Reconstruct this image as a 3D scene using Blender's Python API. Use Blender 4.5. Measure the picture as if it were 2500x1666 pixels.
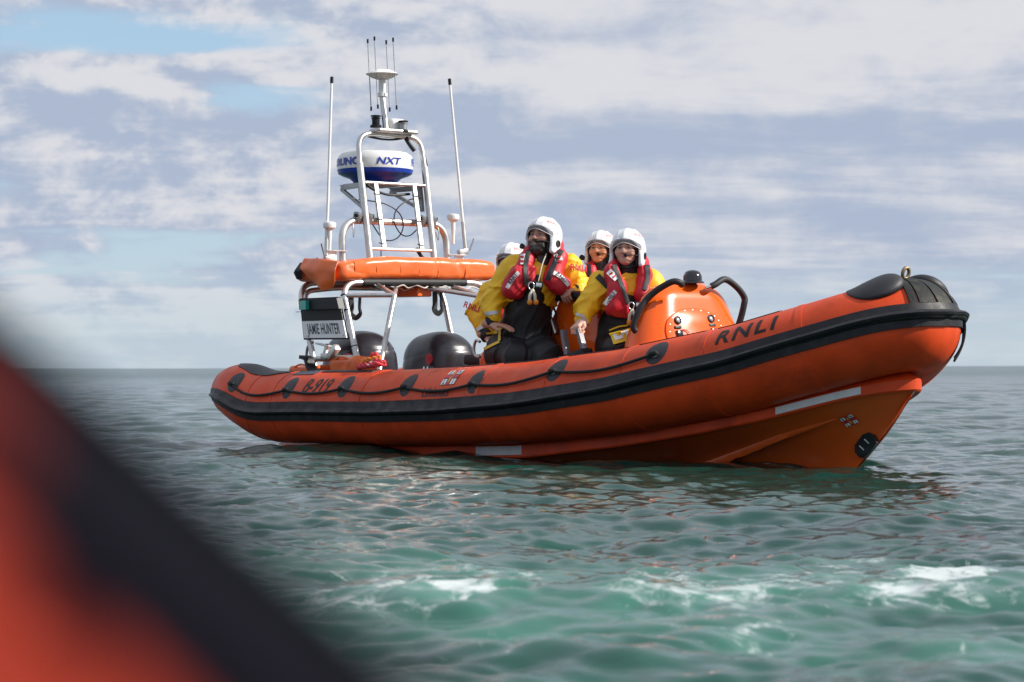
import bpy, bmesh, math, random
import numpy as np
from mathutils import Matrix, Vector

sc = bpy.context.scene
for o in list(bpy.data.objects): bpy.data.objects.remove(o)
R = math.radians
rng = np.random.default_rng(7)
random.seed(7)

# ------------------------------------------------------------------ camera
cam = bpy.data.cameras.new('camera'); cam_ob = bpy.data.objects.new('camera', cam)
sc.collection.objects.link(cam_ob); sc.camera = cam_ob
cam.sensor_width = 36.0; cam.lens = 81.36
cam.clip_start = 0.05; cam.clip_end = 60000
EYE = 0.68
cam_ob.matrix_world = Matrix.Translation((0, 0, EYE)) @ Matrix.Rotation(R(90.654), 4, 'X') @ Matrix.Rotation(R(-0.167), 4, 'Z')
cam.dof.use_dof = True; cam.dof.focus_distance = 16.3; cam.dof.aperture_fstop = 5.6

# ------------------------------------------------------------------ world: sky with broken cloud
SUN_AZ = R(99); SUN_EL = R(35)          # azimuth from +Y (view direction) towards +X
SUN_DIR = Vector((math.sin(SUN_AZ)*math.cos(SUN_EL), math.cos(SUN_AZ)*math.cos(SUN_EL), math.sin(SUN_EL)))

class NT:
    """small helper to write node trees"""
    def __init__(s, tree): s.t = tree; s.n = tree.nodes; s.l = tree.links; s.n.clear()
    def add(s, typ, ins=None, **kw):
        nd = s.n.new(typ)
        for k, v in kw.items(): setattr(nd, k, v)
        for k, v in (ins or {}).items(): s.put(nd, k, v)
        return nd
    def put(s, nd, k, v):
        sock = nd.inputs[k]
        if isinstance(v, bpy.types.NodeSocket): s.l.new(v, sock)
        elif isinstance(v, bpy.types.Node): s.l.new(v.outputs[0], sock)
        else: sock.default_value = v
    def math(s, op, a, b=0.0, c=None, clamp=False):
        nd = s.add('ShaderNodeMath', {0: a, 1: b}, operation=op, use_clamp=clamp)
        if c is not None: s.put(nd, 2, c)
        return nd.outputs[0]
    def ramp(s, v, lo, hi, a=0.0, b=1.0, smooth=True):
        nd = s.add('ShaderNodeMapRange', {0: v, 1: lo, 2: hi, 3: a, 4: b}, interpolation_type='SMOOTHSTEP' if smooth else 'LINEAR')
        return nd.outputs[0]
    def noise(s, vec, scale, detail=4, rough=.5, dist=0.0, dim='3D'):
        nd = s.add('ShaderNodeTexNoise', {'Scale': scale, 'Detail': detail, 'Roughness': rough, 'Distortion': dist}, noise_dimensions=dim)
        if vec is not None: s.put(nd, 'Vector', vec)
        return nd.outputs[0]
    def mix(s, f, a, b, blend='MIX'):
        nd = s.add('ShaderNodeMix', data_type='RGBA', blend_type=blend)
        s.put(nd, 0, f); s.put(nd, 6, a); s.put(nd, 7, b)
        return nd.outputs[2]

def rgba(c): return (c[0], c[1], c[2], 1.0)

world = bpy.data.worlds.new('World'); sc.world = world; world.use_nodes = True
w = NT(world.node_tree)
sky = w.add('ShaderNodeTexSky', sky_type='NISHITA', sun_disc=False)
sky.sun_elevation = SUN_EL; sky.sun_rotation = SUN_AZ
sky.air_density = 1.0; sky.dust_density = 0.35; sky.ozone_density = 1.6
tc = w.add('ShaderNodeTexCoord').outputs['Generated']
sp = w.add('ShaderNodeSeparateXYZ', {0: tc})
dx, dy, dz = sp.outputs
zz = w.math('MAXIMUM', dz, 0.0)
az = w.math('ARCTAN2', dx, dy)
# cloud sheet coordinates: bands squeeze together towards the horizon
den = w.math('ADD', zz, 0.085)
cu = w.math('DIVIDE', dx, den); cv = w.math('DIVIDE', dy, den)
def cl(off, su=1.0, sv=1.0): return w.add('ShaderNodeCombineXYZ', {0: w.math('MULTIPLY_ADD', cu, su, off), 1: w.math('MULTIPLY_ADD', cv, sv, off*1.7), 2: off}).outputs[0]
big = w.noise(cl(.37), 0.55, 5, .5, .4)
band = w.noise(cl(4.1, .55, 1.0), 1.25, 6, .55, .45)
puff = w.noise(w.add('ShaderNodeVectorMath', {0: tc, 1: (22, 22, 38)}, operation='MULTIPLY').outputs[0], 1.0, 8, .58, .25)
puff_up = w.noise(w.add('ShaderNodeVectorMath', {0: w.add('ShaderNodeVectorMath', {0: tc, 1: (22, 22, 38)}, operation='MULTIPLY').outputs[0], 1: (.10, 0, .30)}, operation='ADD').outputs[0], 1.0, 8, .58, .25)
relief = w.math('MULTIPLY', w.math('SUBTRACT', puff, puff_up), w.ramp(az, -.06, .04, .70, .10))
fine = w.noise(cl(9.3, .8, 1.0), 3.6, 8, .6, .6)
def blob(a0, e0, ra, re, amp):
    u = w.math('DIVIDE', w.math('SUBTRACT', az, a0), ra); v = w.math('DIVIDE', w.math('SUBTRACT', dz, e0), re)
    q = w.math('ADD', w.math('MULTIPLY', u, u), w.math('MULTIPLY', v, v))
    return w.math('MULTIPLY', w.math('EXPONENT', w.math('MULTIPLY', q, -1.0)), amp)
def total(terms):
    o = terms[0]
    for q in terms[1:]: o = w.math('ADD', o, q)
    return o
dens = total([w.math('MULTIPLY', big, .40), w.math('MULTIPLY', band, .38), w.math('MULTIPLY', puff, w.ramp(az, -.06, .04, .27, .15)), w.math('MULTIPLY', w.math('ADD', fine, w.ramp(az, -.06, .04, 0.0, .6)), .10)]
             + [blob(*b) for b in [(-.145, .139, .075, .0085, -.20), (-.10, .117, .035, .008, -.13), (-.20, .075, .06, .010, -.10), (-.16, .055, .05, .008, -.08), (-.17, .038, .06, .010, -.10),
                (.05, .093, .10, .010, .05), (.17, .100, .08, .010, .05), (.0, .13, .10, .02, .06), (.16, .135, .10, .022, .09), (-.21, .105, .05, .016, .08), (-.09, .098, .045, .008, .10), (-.19, .032, .03, .010, .04)]])
cover = w.ramp(dens, .415, .52)
cover = w.math('MULTIPLY', cover, w.ramp(dz, 0.006, 0.055, .25, 1.0))
lit = w.ramp(total([relief, w.math('MULTIPLY', band, .52), w.math('MULTIPLY', puff, .28), w.math('MULTIPLY', fine, .20), blob(.10, .155, .12, .03, .05), blob(-.085, .098, .05, .007, .10), blob(.16, .085, .09, .006, .05), blob(.05, .094, .09, .007, -.08), blob(.18, .103, .08, .009, -.10), blob(.10, .068, .12, .006, -.08), blob(-.02, .12, .03, .02, -.08), blob(-.20, .050, .05, .008, -.10), blob(-.20, .03, .015, .012, .12)]), .40, .62)
ccol = w.mix(lit, rgba((3.95, 4.65, 6.0)), rgba((6.8, 6.85, 7.25)))
clear = w.mix(w.ramp(dz, 0.0, .16), rgba((5.0, 6.3, 7.4)), rgba((4.1, 6.0, 7.9)))
skyc = w.mix(w.ramp(dz, .10, .45, .80, 0.0), sky, clear)
final = w.mix(cover, skyc, ccol)
bg = w.add('ShaderNodeBackground', {'Color': final, 'Strength': 0.092})
w.l.new(bg.outputs[0], w.add('ShaderNodeOutputWorld').inputs[0])

# ------------------------------------------------------------------ sun
sl = bpy.data.lights.new('sun', 'SUN'); sl.energy = 5.0; sl.angle = R(0.53); sl.color = (1.0, .95, .87)
so = bpy.data.objects.new('sun', sl); sc.collection.objects.link(so)
so.rotation_euler = (-SUN_DIR).to_track_quat('-Z', 'Y').to_euler()
so.location = SUN_DIR * 50

sc.view_settings.view_transform = 'Standard'; sc.view_settings.look = 'None'
sc.view_settings.exposure = 0.2; sc.view_settings.gamma = 1.0
sc.cycles.use_denoising = True
sc.cycles.max_bounces = 6


# ------------------------------------------------------------------ helpers
def link(o): sc.collection.objects.link(o); return o
def tag(o, label=None, cat=None, group=None, kind=None):
    if label: o['label'] = label
    if cat: o['category'] = cat
    if group: o['group'] = group
    if kind: o['kind'] = kind
    return o
def empty(name, loc=(0, 0, 0), rz=0.0):
    o = link(bpy.data.objects.new(name, None)); o.location = loc; o.rotation_euler = (0, 0, rz); o.empty_display_size = .1
    return o
def mesh(name, v, f, mat, parent=None, smooth=True, sharp=None):
    me = bpy.data.meshes.new(name)
    v = np.asarray(v, float).reshape(-1, 3)
    me.from_pydata(v.tolist(), [], [tuple(int(i) for i in q) for q in f])
    me.update()
    if mat: me.materials.append(mat)
    if smooth:
        me.polygons.foreach_set('use_smooth', [True]*len(me.polygons))
        if sharp: me.set_sharp_from_angle(angle=R(sharp))
    o = link(bpy.data.objects.new(name, me))
    if parent: o.parent = parent
    return o
class MB:
    """collects pieces of ONE part"""
    def __init__(s): s.v = []; s.f = []
    def add(s, v, f):
        b = len(s.v); s.v += [tuple(p) for p in np.asarray(v, float).reshape(-1, 3)]; s.f += [tuple(int(i)+b for i in q) for q in f]; return s
    def build(s, name, mat, parent=None, smooth=True, sharp=40): return mesh(name, s.v, s.f, mat, parent, smooth, sharp)
def catmull(pts, n=8, closed=False):
    P = np.asarray(pts, float); m = len(P)
    if m < 3: return np.array([P[0]+(P[-1]-P[0])*t for t in np.linspace(0, 1, n+1)])
    out = []
    for i in range(m if closed else m-1):
        if closed: a, b, c, d = P[(i-1) % m], P[i], P[(i+1) % m], P[(i+2) % m]
        else: a, b, c, d = P[max(i-1, 0)], P[i], P[i+1], P[min(i+2, m-1)]
        for t in np.arange(n)/n:
            out.append(.5*((2*b)+(-a+c)*t+(2*a-5*b+4*c-d)*t*t+(-a+3*b-3*c+d)*t**3))
    if not closed: out.append(P[-1])
    return np.array(out)
def tubegeo(pts, r, seg=10, closed=False, caps=True, sq=None):
    """sweep a round (or sq=(w,h) rectangular) section along points"""
    P = np.asarray(pts, float); n = len(P); r = np.broadcast_to(np.asarray(r, float), (n,))
    T = (np.roll(P, -1, 0)-np.roll(P, 1, 0)) if closed else np.gradient(P, axis=0)
    T /= np.linalg.norm(T, axis=1)[:, None]+1e-12
    up = np.array([0, 0, 1.]) if abs(T[0][2]) < .9 else np.array([1., 0, 0])
    U = np.cross(T[0], up); U /= np.linalg.norm(U); V = []; Us = []
    for i in range(n):
        U = U-T[i]*(U@T[i]); U /= np.linalg.norm(U)+1e-12; Us.append(U.copy())
    Us = np.array(Us); W = np.cross(T, Us)
    if sq:
        prof = np.array([(-1, -1), (1, -1), (1, 1), (-1, 1)])*np.array(sq)/2; seg = 4
    else:
        a = np.arange(seg)*2*np.pi/seg; prof = np.c_[np.cos(a), np.sin(a)]
    k = r[:, None, None] if not sq else 1.0
    V = P[:, None, :]+k*(prof[None, :, 0:1]*Us[:, None, :]+prof[None, :, 1:2]*W[:, None, :])
    F = []
    for i in range(n if closed else n-1):
        j = (i+1) % n
        for s in range(seg):
            t = (s+1) % seg; F.append((i*seg+s, i*seg+t, j*seg+t, j*seg+s))
    if caps and not closed: F.append(tuple(range(seg))[::-1]); F.append(tuple((n-1)*seg+s for s in range(seg)))
    return V.reshape(-1, 3), F
def pipe(name, pts, r, mat, parent, seg=10, n=6, closed=False, curve=True, sq=None):
    P = catmull(pts, n, closed) if curve and len(pts) > 2 else np.asarray(pts, float)
    rr = r if np.isscalar(r) else np.interp(np.linspace(0, 1, len(P)), np.linspace(0, 1, len(r)), r)
    v, f = tubegeo(P, rr, seg, closed, sq=sq); return mesh(name, v, f, mat, parent, True, 50)
def fillet(pts, rad, n=6):
    """polyline with rounded corners"""
    P = [np.array(p, float) for p in pts]; out = [P[0]]
    for i in range(1, len(P)-1):
        a, b, c = P[i-1], P[i], P[i+1]; u = a-b; v = c-b; lu = np.linalg.norm(u); lv = np.linalg.norm(v)
        d = min(rad, lu*.48, lv*.48); p = b+u/lu*d; q = b+v/lv*d
        for t in np.linspace(0, 1, n+1): out.append((1-t)**2*p+2*t*(1-t)*b+t*t*q)
    out.append(P[-1]); return np.array(out)
def revolve(prof, seg=24, c=(0, 0, 0), axis=(0, 0, 1)):
    """profile [(radius, height)] turned about an axis"""
    ax = Vector(axis).normalized(); q = Vector((0, 0, 1)).rotation_difference(ax).to_matrix(); q = np.array(q)
    V = []; F = []; n = len(prof)
    for r, z in prof:
        for s in range(seg):
            a = 2*np.pi*s/seg; V.append((r*np.cos(a), r*np.sin(a), z))
    for i in range(n-1):
        for s in range(seg):
            t = (s+1) % seg; F.append((i*seg+s, i*seg+t, (i+1)*seg+t, (i+1)*seg+s))
    F.append(tuple(range(seg))[::-1]); F.append(tuple((n-1)*seg+s for s in range(seg)))
    return np.array(V)@q.T+np.array(c), F
def boxgeo(c, size, rot=None, bev=0.0, seg=2):
    bm = bmesh.new(); bmesh.ops.create_cube(bm, size=1.0)
    bmesh.ops.scale(bm, vec=size, verts=bm.verts)
    if bev: bmesh.ops.bevel(bm, geom=list(bm.edges), offset=bev, segments=seg, affect='EDGES', profile=.6)
    v = np.array([x.co[:] for x in bm.verts]); f = [[x.index for x in q.verts] for q in bm.faces]; bm.free()
    if rot is not None: v = v@np.array(rot).T
    return v+np.array(c), f
def gridgeo(P):
    """P (n,m,3) -> verts, quads"""
    n, m = P.shape[:2]; F = []
    for i in range(n-1):
        for j in range(m-1): F.append((i*m+j, (i+1)*m+j, (i+1)*m+j+1, i*m+j+1))
    return P.reshape(-1, 3), F
def slabgeo(P, Q):
    """closed slab between two grids with the same layout (top P, bottom Q)"""
    n, m = P.shape[:2]; v1, f1 = gridgeo(P); v2, f2 = gridgeo(Q); b = len(v1)
    F = list(f1)+[tuple(i+b for i in q[::-1]) for q in f2]
    ring = [i*m for i in range(n)]+[(n-1)*m+j for j in range(1, m)]+[i*m+m-1 for i in range(n-2, -1, -1)]+[j for j in range(m-2, 0, -1)]
    for k in range(len(ring)):
        a, c = ring[k], ring[(k+1) % len(ring)]; F.append((c, a, a+b, c+b))
    return np.r_[v1, v2], F
def rotm(x=0, y=0, z=0): return np.array((Matrix.Rotation(R(z), 3, 'Z') @ Matrix.Rotation(R(y), 3, 'Y') @ Matrix.Rotation(R(x), 3, 'X')))
def frame(o, xdir, updir):
    """matrix columns x,y,z: x along xdir, z close to updir"""
    x = np.array(xdir, float); x /= np.linalg.norm(x); z = np.array(updir, float); z -= x*(z@x); z /= np.linalg.norm(z); return np.c_[x, np.cross(z, x), z]
def textgeo(body, size=1.0, depth=0.0, shear=0.0, space=1.0, xs=1.0, cuts=0, bold=0.0, align='CENTER'):
    cu_ = bpy.data.curves.new('t', 'FONT'); cu_.body = body; cu_.size = size; cu_.extrude = depth; cu_.shear = shear
    cu_.space_character = space; cu_.align_x = align; cu_.align_y = 'CENTER'; cu_.resolution_u = 3; cu_.offset = bold
    ob = link(bpy.data.objects.new('t', cu_)); dg = bpy.context.evaluated_depsgraph_get(); dg.update()
    me = bpy.data.meshes.new_from_object(ob.evaluated_get(dg))
    bm = bmesh.new(); bm.from_mesh(me)
    if cuts:
        ys = [v.co.y for v in bm.verts]; lo, hi = min(ys), max(ys)
        for k in range(1, cuts+1):
            bmesh.ops.bisect_plane(bm, geom=list(bm.verts)+list(bm.edges)+list(bm.faces), plane_co=(0, lo+(hi-lo)*k/(cuts+1), 0), plane_no=(0, 1, 0))
    bm.verts.index_update()
    v = np.array([x.co[:] for x in bm.verts]); f = [[x.index for x in q.verts] for q in bm.faces]; bm.free()
    bpy.data.objects.remove(ob); bpy.data.curves.remove(cu_); bpy.data.meshes.remove(me)
    v[:, 0] *= xs
    return v, f

# ---- signed distance modelling: smooth bodies meshed with surface nets
def sd_grid(lo, hi, h):
    n = [int(math.ceil((b-a)/h))+1 for a, b in zip(lo, hi)]
    g = np.meshgrid(*[a+h*np.arange(k, dtype=np.float32) for a, k in zip(lo, n)], indexing='ij')
    return np.stack(g, -1).astype(np.float32)
def sd_cap(P, a, b, r1, r2=None):
    r2 = r1 if r2 is None else r2; a = np.array(a, np.float32); b = np.array(b, np.float32); d = b-a
    t = np.clip(((P-a)@d)/max(float(d@d), 1e-9), 0, 1)
    return np.linalg.norm(P-a-t[..., None]*d, axis=-1)-(r1+(r2-r1)*t)
def sd_ell(P, c, r, rot=None):
    q = P-np.array(c, np.float32)
    if rot is not None: q = q@np.array(rot, np.float32)
    r = np.array(r, np.float32); k = np.linalg.norm(q/r, axis=-1)
    return k*(k-1)/(np.linalg.norm(q/(r*r), axis=-1)+1e-6)
def sd_box(P, c, half, rad, rot=None):
    q = P-np.array(c, np.float32)
    if rot is not None: q = q@np.array(rot, np.float32)
    q = np.abs(q)-(np.array(half, np.float32)-rad)
    return np.linalg.norm(np.maximum(q, 0), axis=-1)+np.minimum(q.max(-1), 0)-rad
def smin(a, b, k):
    h_ = np.clip(.5+.5*(b-a)/k, 0, 1); return b+(a-b)*h_-k*h_*(1-h_)
def smax(a, b, k): return -smin(-a, -b, k)
def vnoise(P, freq, seed=0, oct=2):
    """cheap smooth noise from warped sines"""
    r_ = np.random.default_rng(seed); o = 0
    for k in range(oct):
        for _ in range(4):
            d = r_.normal(size=3); d /= np.linalg.norm(d); ph = r_.uniform(0, 6.28)
            d2 = r_.normal(size=3)*.7
            o = o+np.sin((P@(d*freq*2**k).astype(np.float32))+ph+1.2*np.sin(P@(d2*freq*2**k*.6).astype(np.float32)))/(4*1.7**k)
    return o
def nets(D, lo, h):
    """surface nets of scalar field D -> verts, quads"""
    ins = D < 0; nx, ny, nz = D.shape
    cells = np.zeros((nx-1, ny-1, nz-1), np.int8); corners = [(i, j, k) for i in (0, 1) for j in (0, 1) for k in (0, 1)]
    for i, j, k in corners: cells += ins[i:nx-1+i, j:ny-1+j, k:nz-1+k]
    act = np.argwhere((cells > 0) & (cells < 8)); idx = -np.ones(cells.shape, np.int64); idx[tuple(act.T)] = np.arange(len(act))
    acc = np.zeros((len(act), 3)); cnt = np.zeros(len(act))
    for a in corners:
        for ax in range(3):
            if a[ax] == 1: continue
            b = list(a); b[ax] = 1; pa = act+np.array(a); pb = act+np.array(b)
            da = D[tuple(pa.T)]; db = D[tuple(pb.T)]; m = (da < 0) != (db < 0)
            t = np.where(m, da/np.where(m, da-db, 1), 0)
            pt = np.tile(np.array(a, float), (len(act), 1)); pt[:, ax] += t
            acc[m] += pt[m]; cnt[m] += 1
    V = (act+acc/cnt[:, None])*h+np.array(lo)
    F = []
    for ax in range(3):
        s0 = [slice(None)]*3; s1 = [slice(None)]*3; s0[ax] = slice(0, -1); s1[ax] = slice(1, None)
        ch = np.argwhere(ins[tuple(s0)] != ins[tuple(s1)])
        o1, o2 = [(1, 2), (2, 0), (0, 1)][ax]
        ok = (ch[:, o1] > 0) & (ch[:, o2] > 0) & (ch[:, o1] < D.shape[o1]-1) & (ch[:, o2] < D.shape[o2]-1); ch = ch[ok]
        def at(d1, d2):
            q = ch.copy(); q[:, o1] += d1; q[:, o2] += d2; return idx[tuple(q.T)]
        A, B, C_, E = at(-1, -1), at(0, -1), at(0, 0), at(-1, 0)
        flip = ins[tuple(ch.T)]
        Q = np.where(flip[:, None], np.c_[A, B, C_, E], np.c_[A, E, C_, B]); F.append(Q[(Q >= 0).all(1)])
    return V, np.concatenate(F)
def relax(V, F, it=2, lam=.5):
    e = np.concatenate([F[:, [i, (i+1) % 4]] for i in range(4)]); n = len(V)
    for _ in range(it):
        S_ = np.zeros_like(V); c = np.zeros(n)
        np.add.at(S_, e[:, 0], V[e[:, 1]]); np.add.at(c, e[:, 0], 1); np.add.at(S_, e[:, 1], V[e[:, 0]]); np.add.at(c, e[:, 1], 1)
        V = V+lam*(S_/np.maximum(c, 1)[:, None]-V)
    return V
def fastmesh(name, V, F, mat, parent=None, cols=None):
    me = bpy.data.meshes.new(name); V = np.asarray(V, np.float32); F = np.asarray(F, np.int32)
    me.vertices.add(len(V)); me.vertices.foreach_set('co', V.ravel())
    me.loops.add(F.size); me.loops.foreach_set('vertex_index', F.ravel())
    me.polygons.add(len(F)); me.polygons.foreach_set('loop_start', np.arange(0, F.size, F.shape[1], dtype=np.int32))
    me.update(calc_edges=True); me.validate()
    me.polygons.foreach_set('use_smooth', np.ones(len(me.polygons), bool))
    if cols is not None:
        at = me.color_attributes.new('col', 'FLOAT_COLOR', 'POINT'); at.data.foreach_set('color', np.c_[cols, np.ones(len(cols))].astype(np.float32).ravel())
    if mat: me.materials.append(mat)
    o = link(bpy.data.objects.new(name, me))
    if parent: o.parent = parent
    return o
def sdf(name, fn, lo, hi, h, mat, parent=None, it=2, colfn=None):
    P = sd_grid(lo, hi, h); D = fn(P); V, F = nets(D, lo, h); V = relax(V, F, it)
    return fastmesh(name, V, F, mat, parent, colfn(V) if colfn else None)

# ------------------------------------------------------------------ materials
def mat(name, col, rough=.5, metal=0.0, var=0.0, vscale=8.0, bump=0.0, bscale=40.0, coat=0.0, spec=.5, dirt=None, dscale=5.0, damt=.5, rvar=0.0, vcol=False, stretch=None, sss=0.0):
    m = bpy.data.materials.new(name); m.use_nodes = True; t = NT(m.node_tree)
    b = t.add('ShaderNodeBsdfPrincipled', {'Roughness': rough, 'Metallic': metal, 'Coat Weight': coat, 'Specular IOR Level': spec})
    p_ = t.add('ShaderNodeTexCoord').outputs['Object']
    if stretch: p_ = t.add('ShaderNodeVectorMath', {0: p_, 1: stretch}, operation='MULTIPLY').outputs[0]
    c = rgba(col)
    if vcol: c = t.add('ShaderNodeVertexColor', layer_name='col').outputs[0]
    if var:
        n = t.noise(p_, vscale, 5, .6); f = t.ramp(n, .3, .7, 1-var, 1+var)
        c = t.mix(1.0, c, t.add('ShaderNodeCombineXYZ', {0: f, 1: f, 2: f}).outputs[0], 'MULTIPLY')
    if dirt:
        n = t.noise(p_, dscale, 8, .65, .3); c = t.mix(t.math('MULTIPLY', t.ramp(n, .52, .72), damt), c, rgba(dirt))
    t.put(b, 'Base Color', c)
    if rvar: t.put(b, 'Roughness', t.ramp(t.noise(p_, vscale*1.7, 4), .3, .7, max(rough-rvar, .02), min(rough+rvar, 1)))
    if bump:
        bn = t.add('ShaderNodeBump', {'Strength': bump, 'Distance': .01, 'Height': t.noise(p_, bscale, 4, .6)}); t.put(b, 'Normal', bn)
    if sss: b.inputs['Subsurface Weight'].default_value = sss; b.inputs['Subsurface Radius'].default_value = (.012, .005, .003)
    t.l.new(b.outputs[0], t.add('ShaderNodeOutputMaterial').inputs[0]); return m
M = dict(
    orange_tube=mat('orange_hypalon', (.66, .064, .011), .46, spec=.30, var=.16, vscale=3.2, bump=.06, bscale=160, dirt=(.30, .032, .014), dscale=2.6, damt=.45, rvar=.08),
    orange_hull=mat('orange_gelcoat', (.72, .115, .018), .22, var=.06, vscale=2.0, coat=.3, dirt=(.30, .07, .03), dscale=2.5, damt=.25),
    orange_console=mat('orange_glossy_gelcoat', (.80, .115, .008), .18, spec=.35, var=.05, vscale=3.0, coat=.25),
    orange_fabric=mat('orange_coated_fabric', (.80, .15, .03), .34, var=.08, vscale=4.0, bump=.25, bscale=9),
    rubber=mat('black_rubber', (.013, .013, .017), .5, spec=.35, var=.25, vscale=6, bump=.15, bscale=90, dirt=(.06, .06, .065), dscale=7, damt=.35, rvar=.1),
    rubber_flat=mat('black_rubber_patch', (.021, .021, .027), .55, var=.15, vscale=9, bump=.1, bscale=120),
    rubber_algae=mat('worn_rubber_with_algae', (.018, .019, .019), .6, spec=.3, var=.3, vscale=12, bump=.4, bscale=60, dirt=(.07, .08, .035), dscale=11, damt=.6),
    grey_lever=mat('grey_lever', (.16, .16, .18), .45, var=.1),
    shaded_red=mat('shaded_red_tube', (.32, .028, .010), .6, spec=.10, var=.1),  # near tube's shade is put into this darker red base colour
    black_matt=mat('matt_black_rubber', (.0035, .003, .006), .8, spec=.03),
    foam=mat('black_foam_sleeve', (.014, .014, .017), .6, bump=.08, bscale=150),
    alu=mat('brushed_aluminium', (.60, .59, .57), .44, 1.0, var=.12, vscale=5, bump=.05, bscale=80, dirt=(.40, .38, .36), dscale=9, damt=.5, rvar=.1),
    alu_dark=mat('grey_cast_aluminium', (.34, .35, .36), .45, .8, var=.15, vscale=8),
    steel=mat('bright_steel', (.75, .75, .74), .2, 1.0, var=.05),
    white_paint=mat('white_gloss_paint', (.80, .80, .79), .25, var=.03, vscale=5, coat=.2),
    white_plastic=mat('white_plastic', (.78, .77, .75), .35, var=.04, vscale=6),
    white_sign=mat('white_sign_board', (.86, .86, .87), .35, var=.03),
    navy=mat('dark_navy_print', (.012, .010, .035), .4),
    blue=mat('blue_paint', (.012, .045, .36), .3, coat=.2),
    black_plastic=mat('black_plastic', (.010, .011, .014), .42, var=.1, spec=.25),
    black_gloss=mat('black_gloss_plastic', (.012, .012, .015), .15, coat=.5),
    engine=mat('dark_grey_engine_cowl', (.026, .026, .033), .3, var=.1, coat=.1, vscale=3, rvar=.08),
    engine_panel=mat('charcoal_engine_panel', (.020, .020, .024), .3, var=.1),
    red=mat('red_print', (.55, .02, .035), .4),
    grey_pad=mat('pale_grey_pad', (.62, .64, .66), .5, var=.06, bump=.1),
    grey_rubber=mat('blue_grey_patch', (.055, .058, .085), .5, var=.15),
    green_lens=mat('green_lens', (.02, .34, .27), .15, coat=.5),
    glass_lens=mat('clear_lamp_lens', (.55, .55, .55), .1, .6),
    yellow_mark=mat('yellow_print', (.75, .42, .03), .4),
    rope_black=mat('black_braided_rope', (.014, .014, .015), .8, bump=.5, bscale=120),
    rope_pink=mat('pink_rope', (.70, .06, .075), .75, bump=.6, bscale=70, var=.25, vscale=25),
    rope_orange=mat('orange_rope', (.80, .24, .03), .75, bump=.6, bscale=70, var=.2),
    cord_white=mat('white_cord', (.62, .56, .50), .8, var=.2),
    bronze=mat('weathered_bronze', (.27, .20, .12), .5, .7, var=.3, vscale=20),
    deck=mat('grey_deck', (.12, .12, .13), .8, bump=.4, bscale=60),
)


# ------------------------------------------------------------------ sea
def wave_tile(L, n, seed, lmin, lmax, wind, spread, rms, peak):
    r_ = np.random.default_rng(seed); k1 = 2*np.pi*np.fft.fftfreq(n, L/n); kx, ky = np.meshgrid(k1, k1, indexing='ij'); k = np.hypot(kx, ky); k[0, 0] = 1
    lam = 2*np.pi/k; kp = 2*np.pi/peak
    S_ = np.exp(-1.25*(kp/k)**2)/k**3.6
    c = (kx*math.cos(wind)+ky*math.sin(wind))/k; S_ = S_*(np.abs(c)**spread*(c > 0)+.12*np.abs(c)+.06)
    S_[(lam < lmin) | (lam > lmax)] = 0; S_[0, 0] = 0
    A = (r_.normal(size=k.shape)+1j*r_.normal(size=k.shape))*np.sqrt(S_)
    H_ = np.fft.ifft2(A).real; Dx = np.fft.ifft2(-1j*kx/k*A).real; Dy = np.fft.ifft2(-1j*ky/k*A).real
    g = rms/H_.std(); return H_*g, Dx*g, Dy*g, L
def sample(T, x, y):
    n = T.shape[0]; x = (x % 1)*n; y = (y % 1)*n; i = np.floor(x).astype(int); j = np.floor(y).astype(int); fx = x-i; fy = y-j
    i %= n; j %= n; i1 = (i+1) % n; j1 = (j+1) % n
    return T[i, j]*(1-fx)*(1-fy)+T[i1, j]*fx*(1-fy)+T[i, j1]*(1-fx)*fy+T[i1, j1]*fx*fy
WIND = R(-118)
TILES = [(wave_tile(47.0, 256, 3, 1.6, 14, WIND, 2.2, .017, 4.0), 0.0, 250, 600),
         (wave_tile(17.3, 256, 5, .45, 2.2, WIND+.25, 1.5, .0150, 1.0), .31, 30, 150),
         (wave_tile(6.1, 256, 9, .10, .55, WIND-.3, 1.0, .0080, .30), .77, 12, 40)]
ang = np.r_[np.linspace(-math.pi, -.5, 60)[:-1], np.linspace(-.5, .5, 420), np.linspace(.5, math.pi, 60)[1:]]
rad = [.35]
while rad[-1] < 600: rad.append(rad[-1]+max(.02, .0034*rad[-1]))
while rad[-1] < 45000: rad.append(rad[-1]*1.06)
rad = np.array(rad)
RR, AA = np.meshgrid(rad, ang, indexing='ij'); WX = RR*np.sin(AA); WY = RR*np.cos(AA); WZ = np.zeros_like(WX); OX = np.zeros_like(WX); OY = np.zeros_like(WX)
# the drifting boat leaves a smoother lee between itself and the camera
calm = np.exp(-((WX-.6)/4.2)**4)*np.clip((17.5-WY+.75*np.clip(WX, -4, 3))/2.5, 0, 1)*np.clip((WY-3)/3, .4, 1)
side = np.clip(1-(np.abs(AA)-.5)/.4, 0, 1)
for (Hh, Dx_, Dy_, L), rot_, f0, f1 in TILES:
    c, s = math.cos(rot_), math.sin(rot_); u = (c*WX+s*WY)/L+.123; v = (-s*WX+c*WY)/L+.456
    fade = np.clip((f1-RR)/(f1-f0), 0, 1)**1.5*side*(1-calm*{47.0: .05, 17.3: .30, 6.1: .18}[L])
    hx = sample(Dx_, u, v); hy_ = sample(Dy_, u, v)
    WZ += fade*sample(Hh, u, v); OX += fade*.55*(c*hx-s*hy_); OY += fade*.55*(s*hx+c*hy_)
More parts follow.
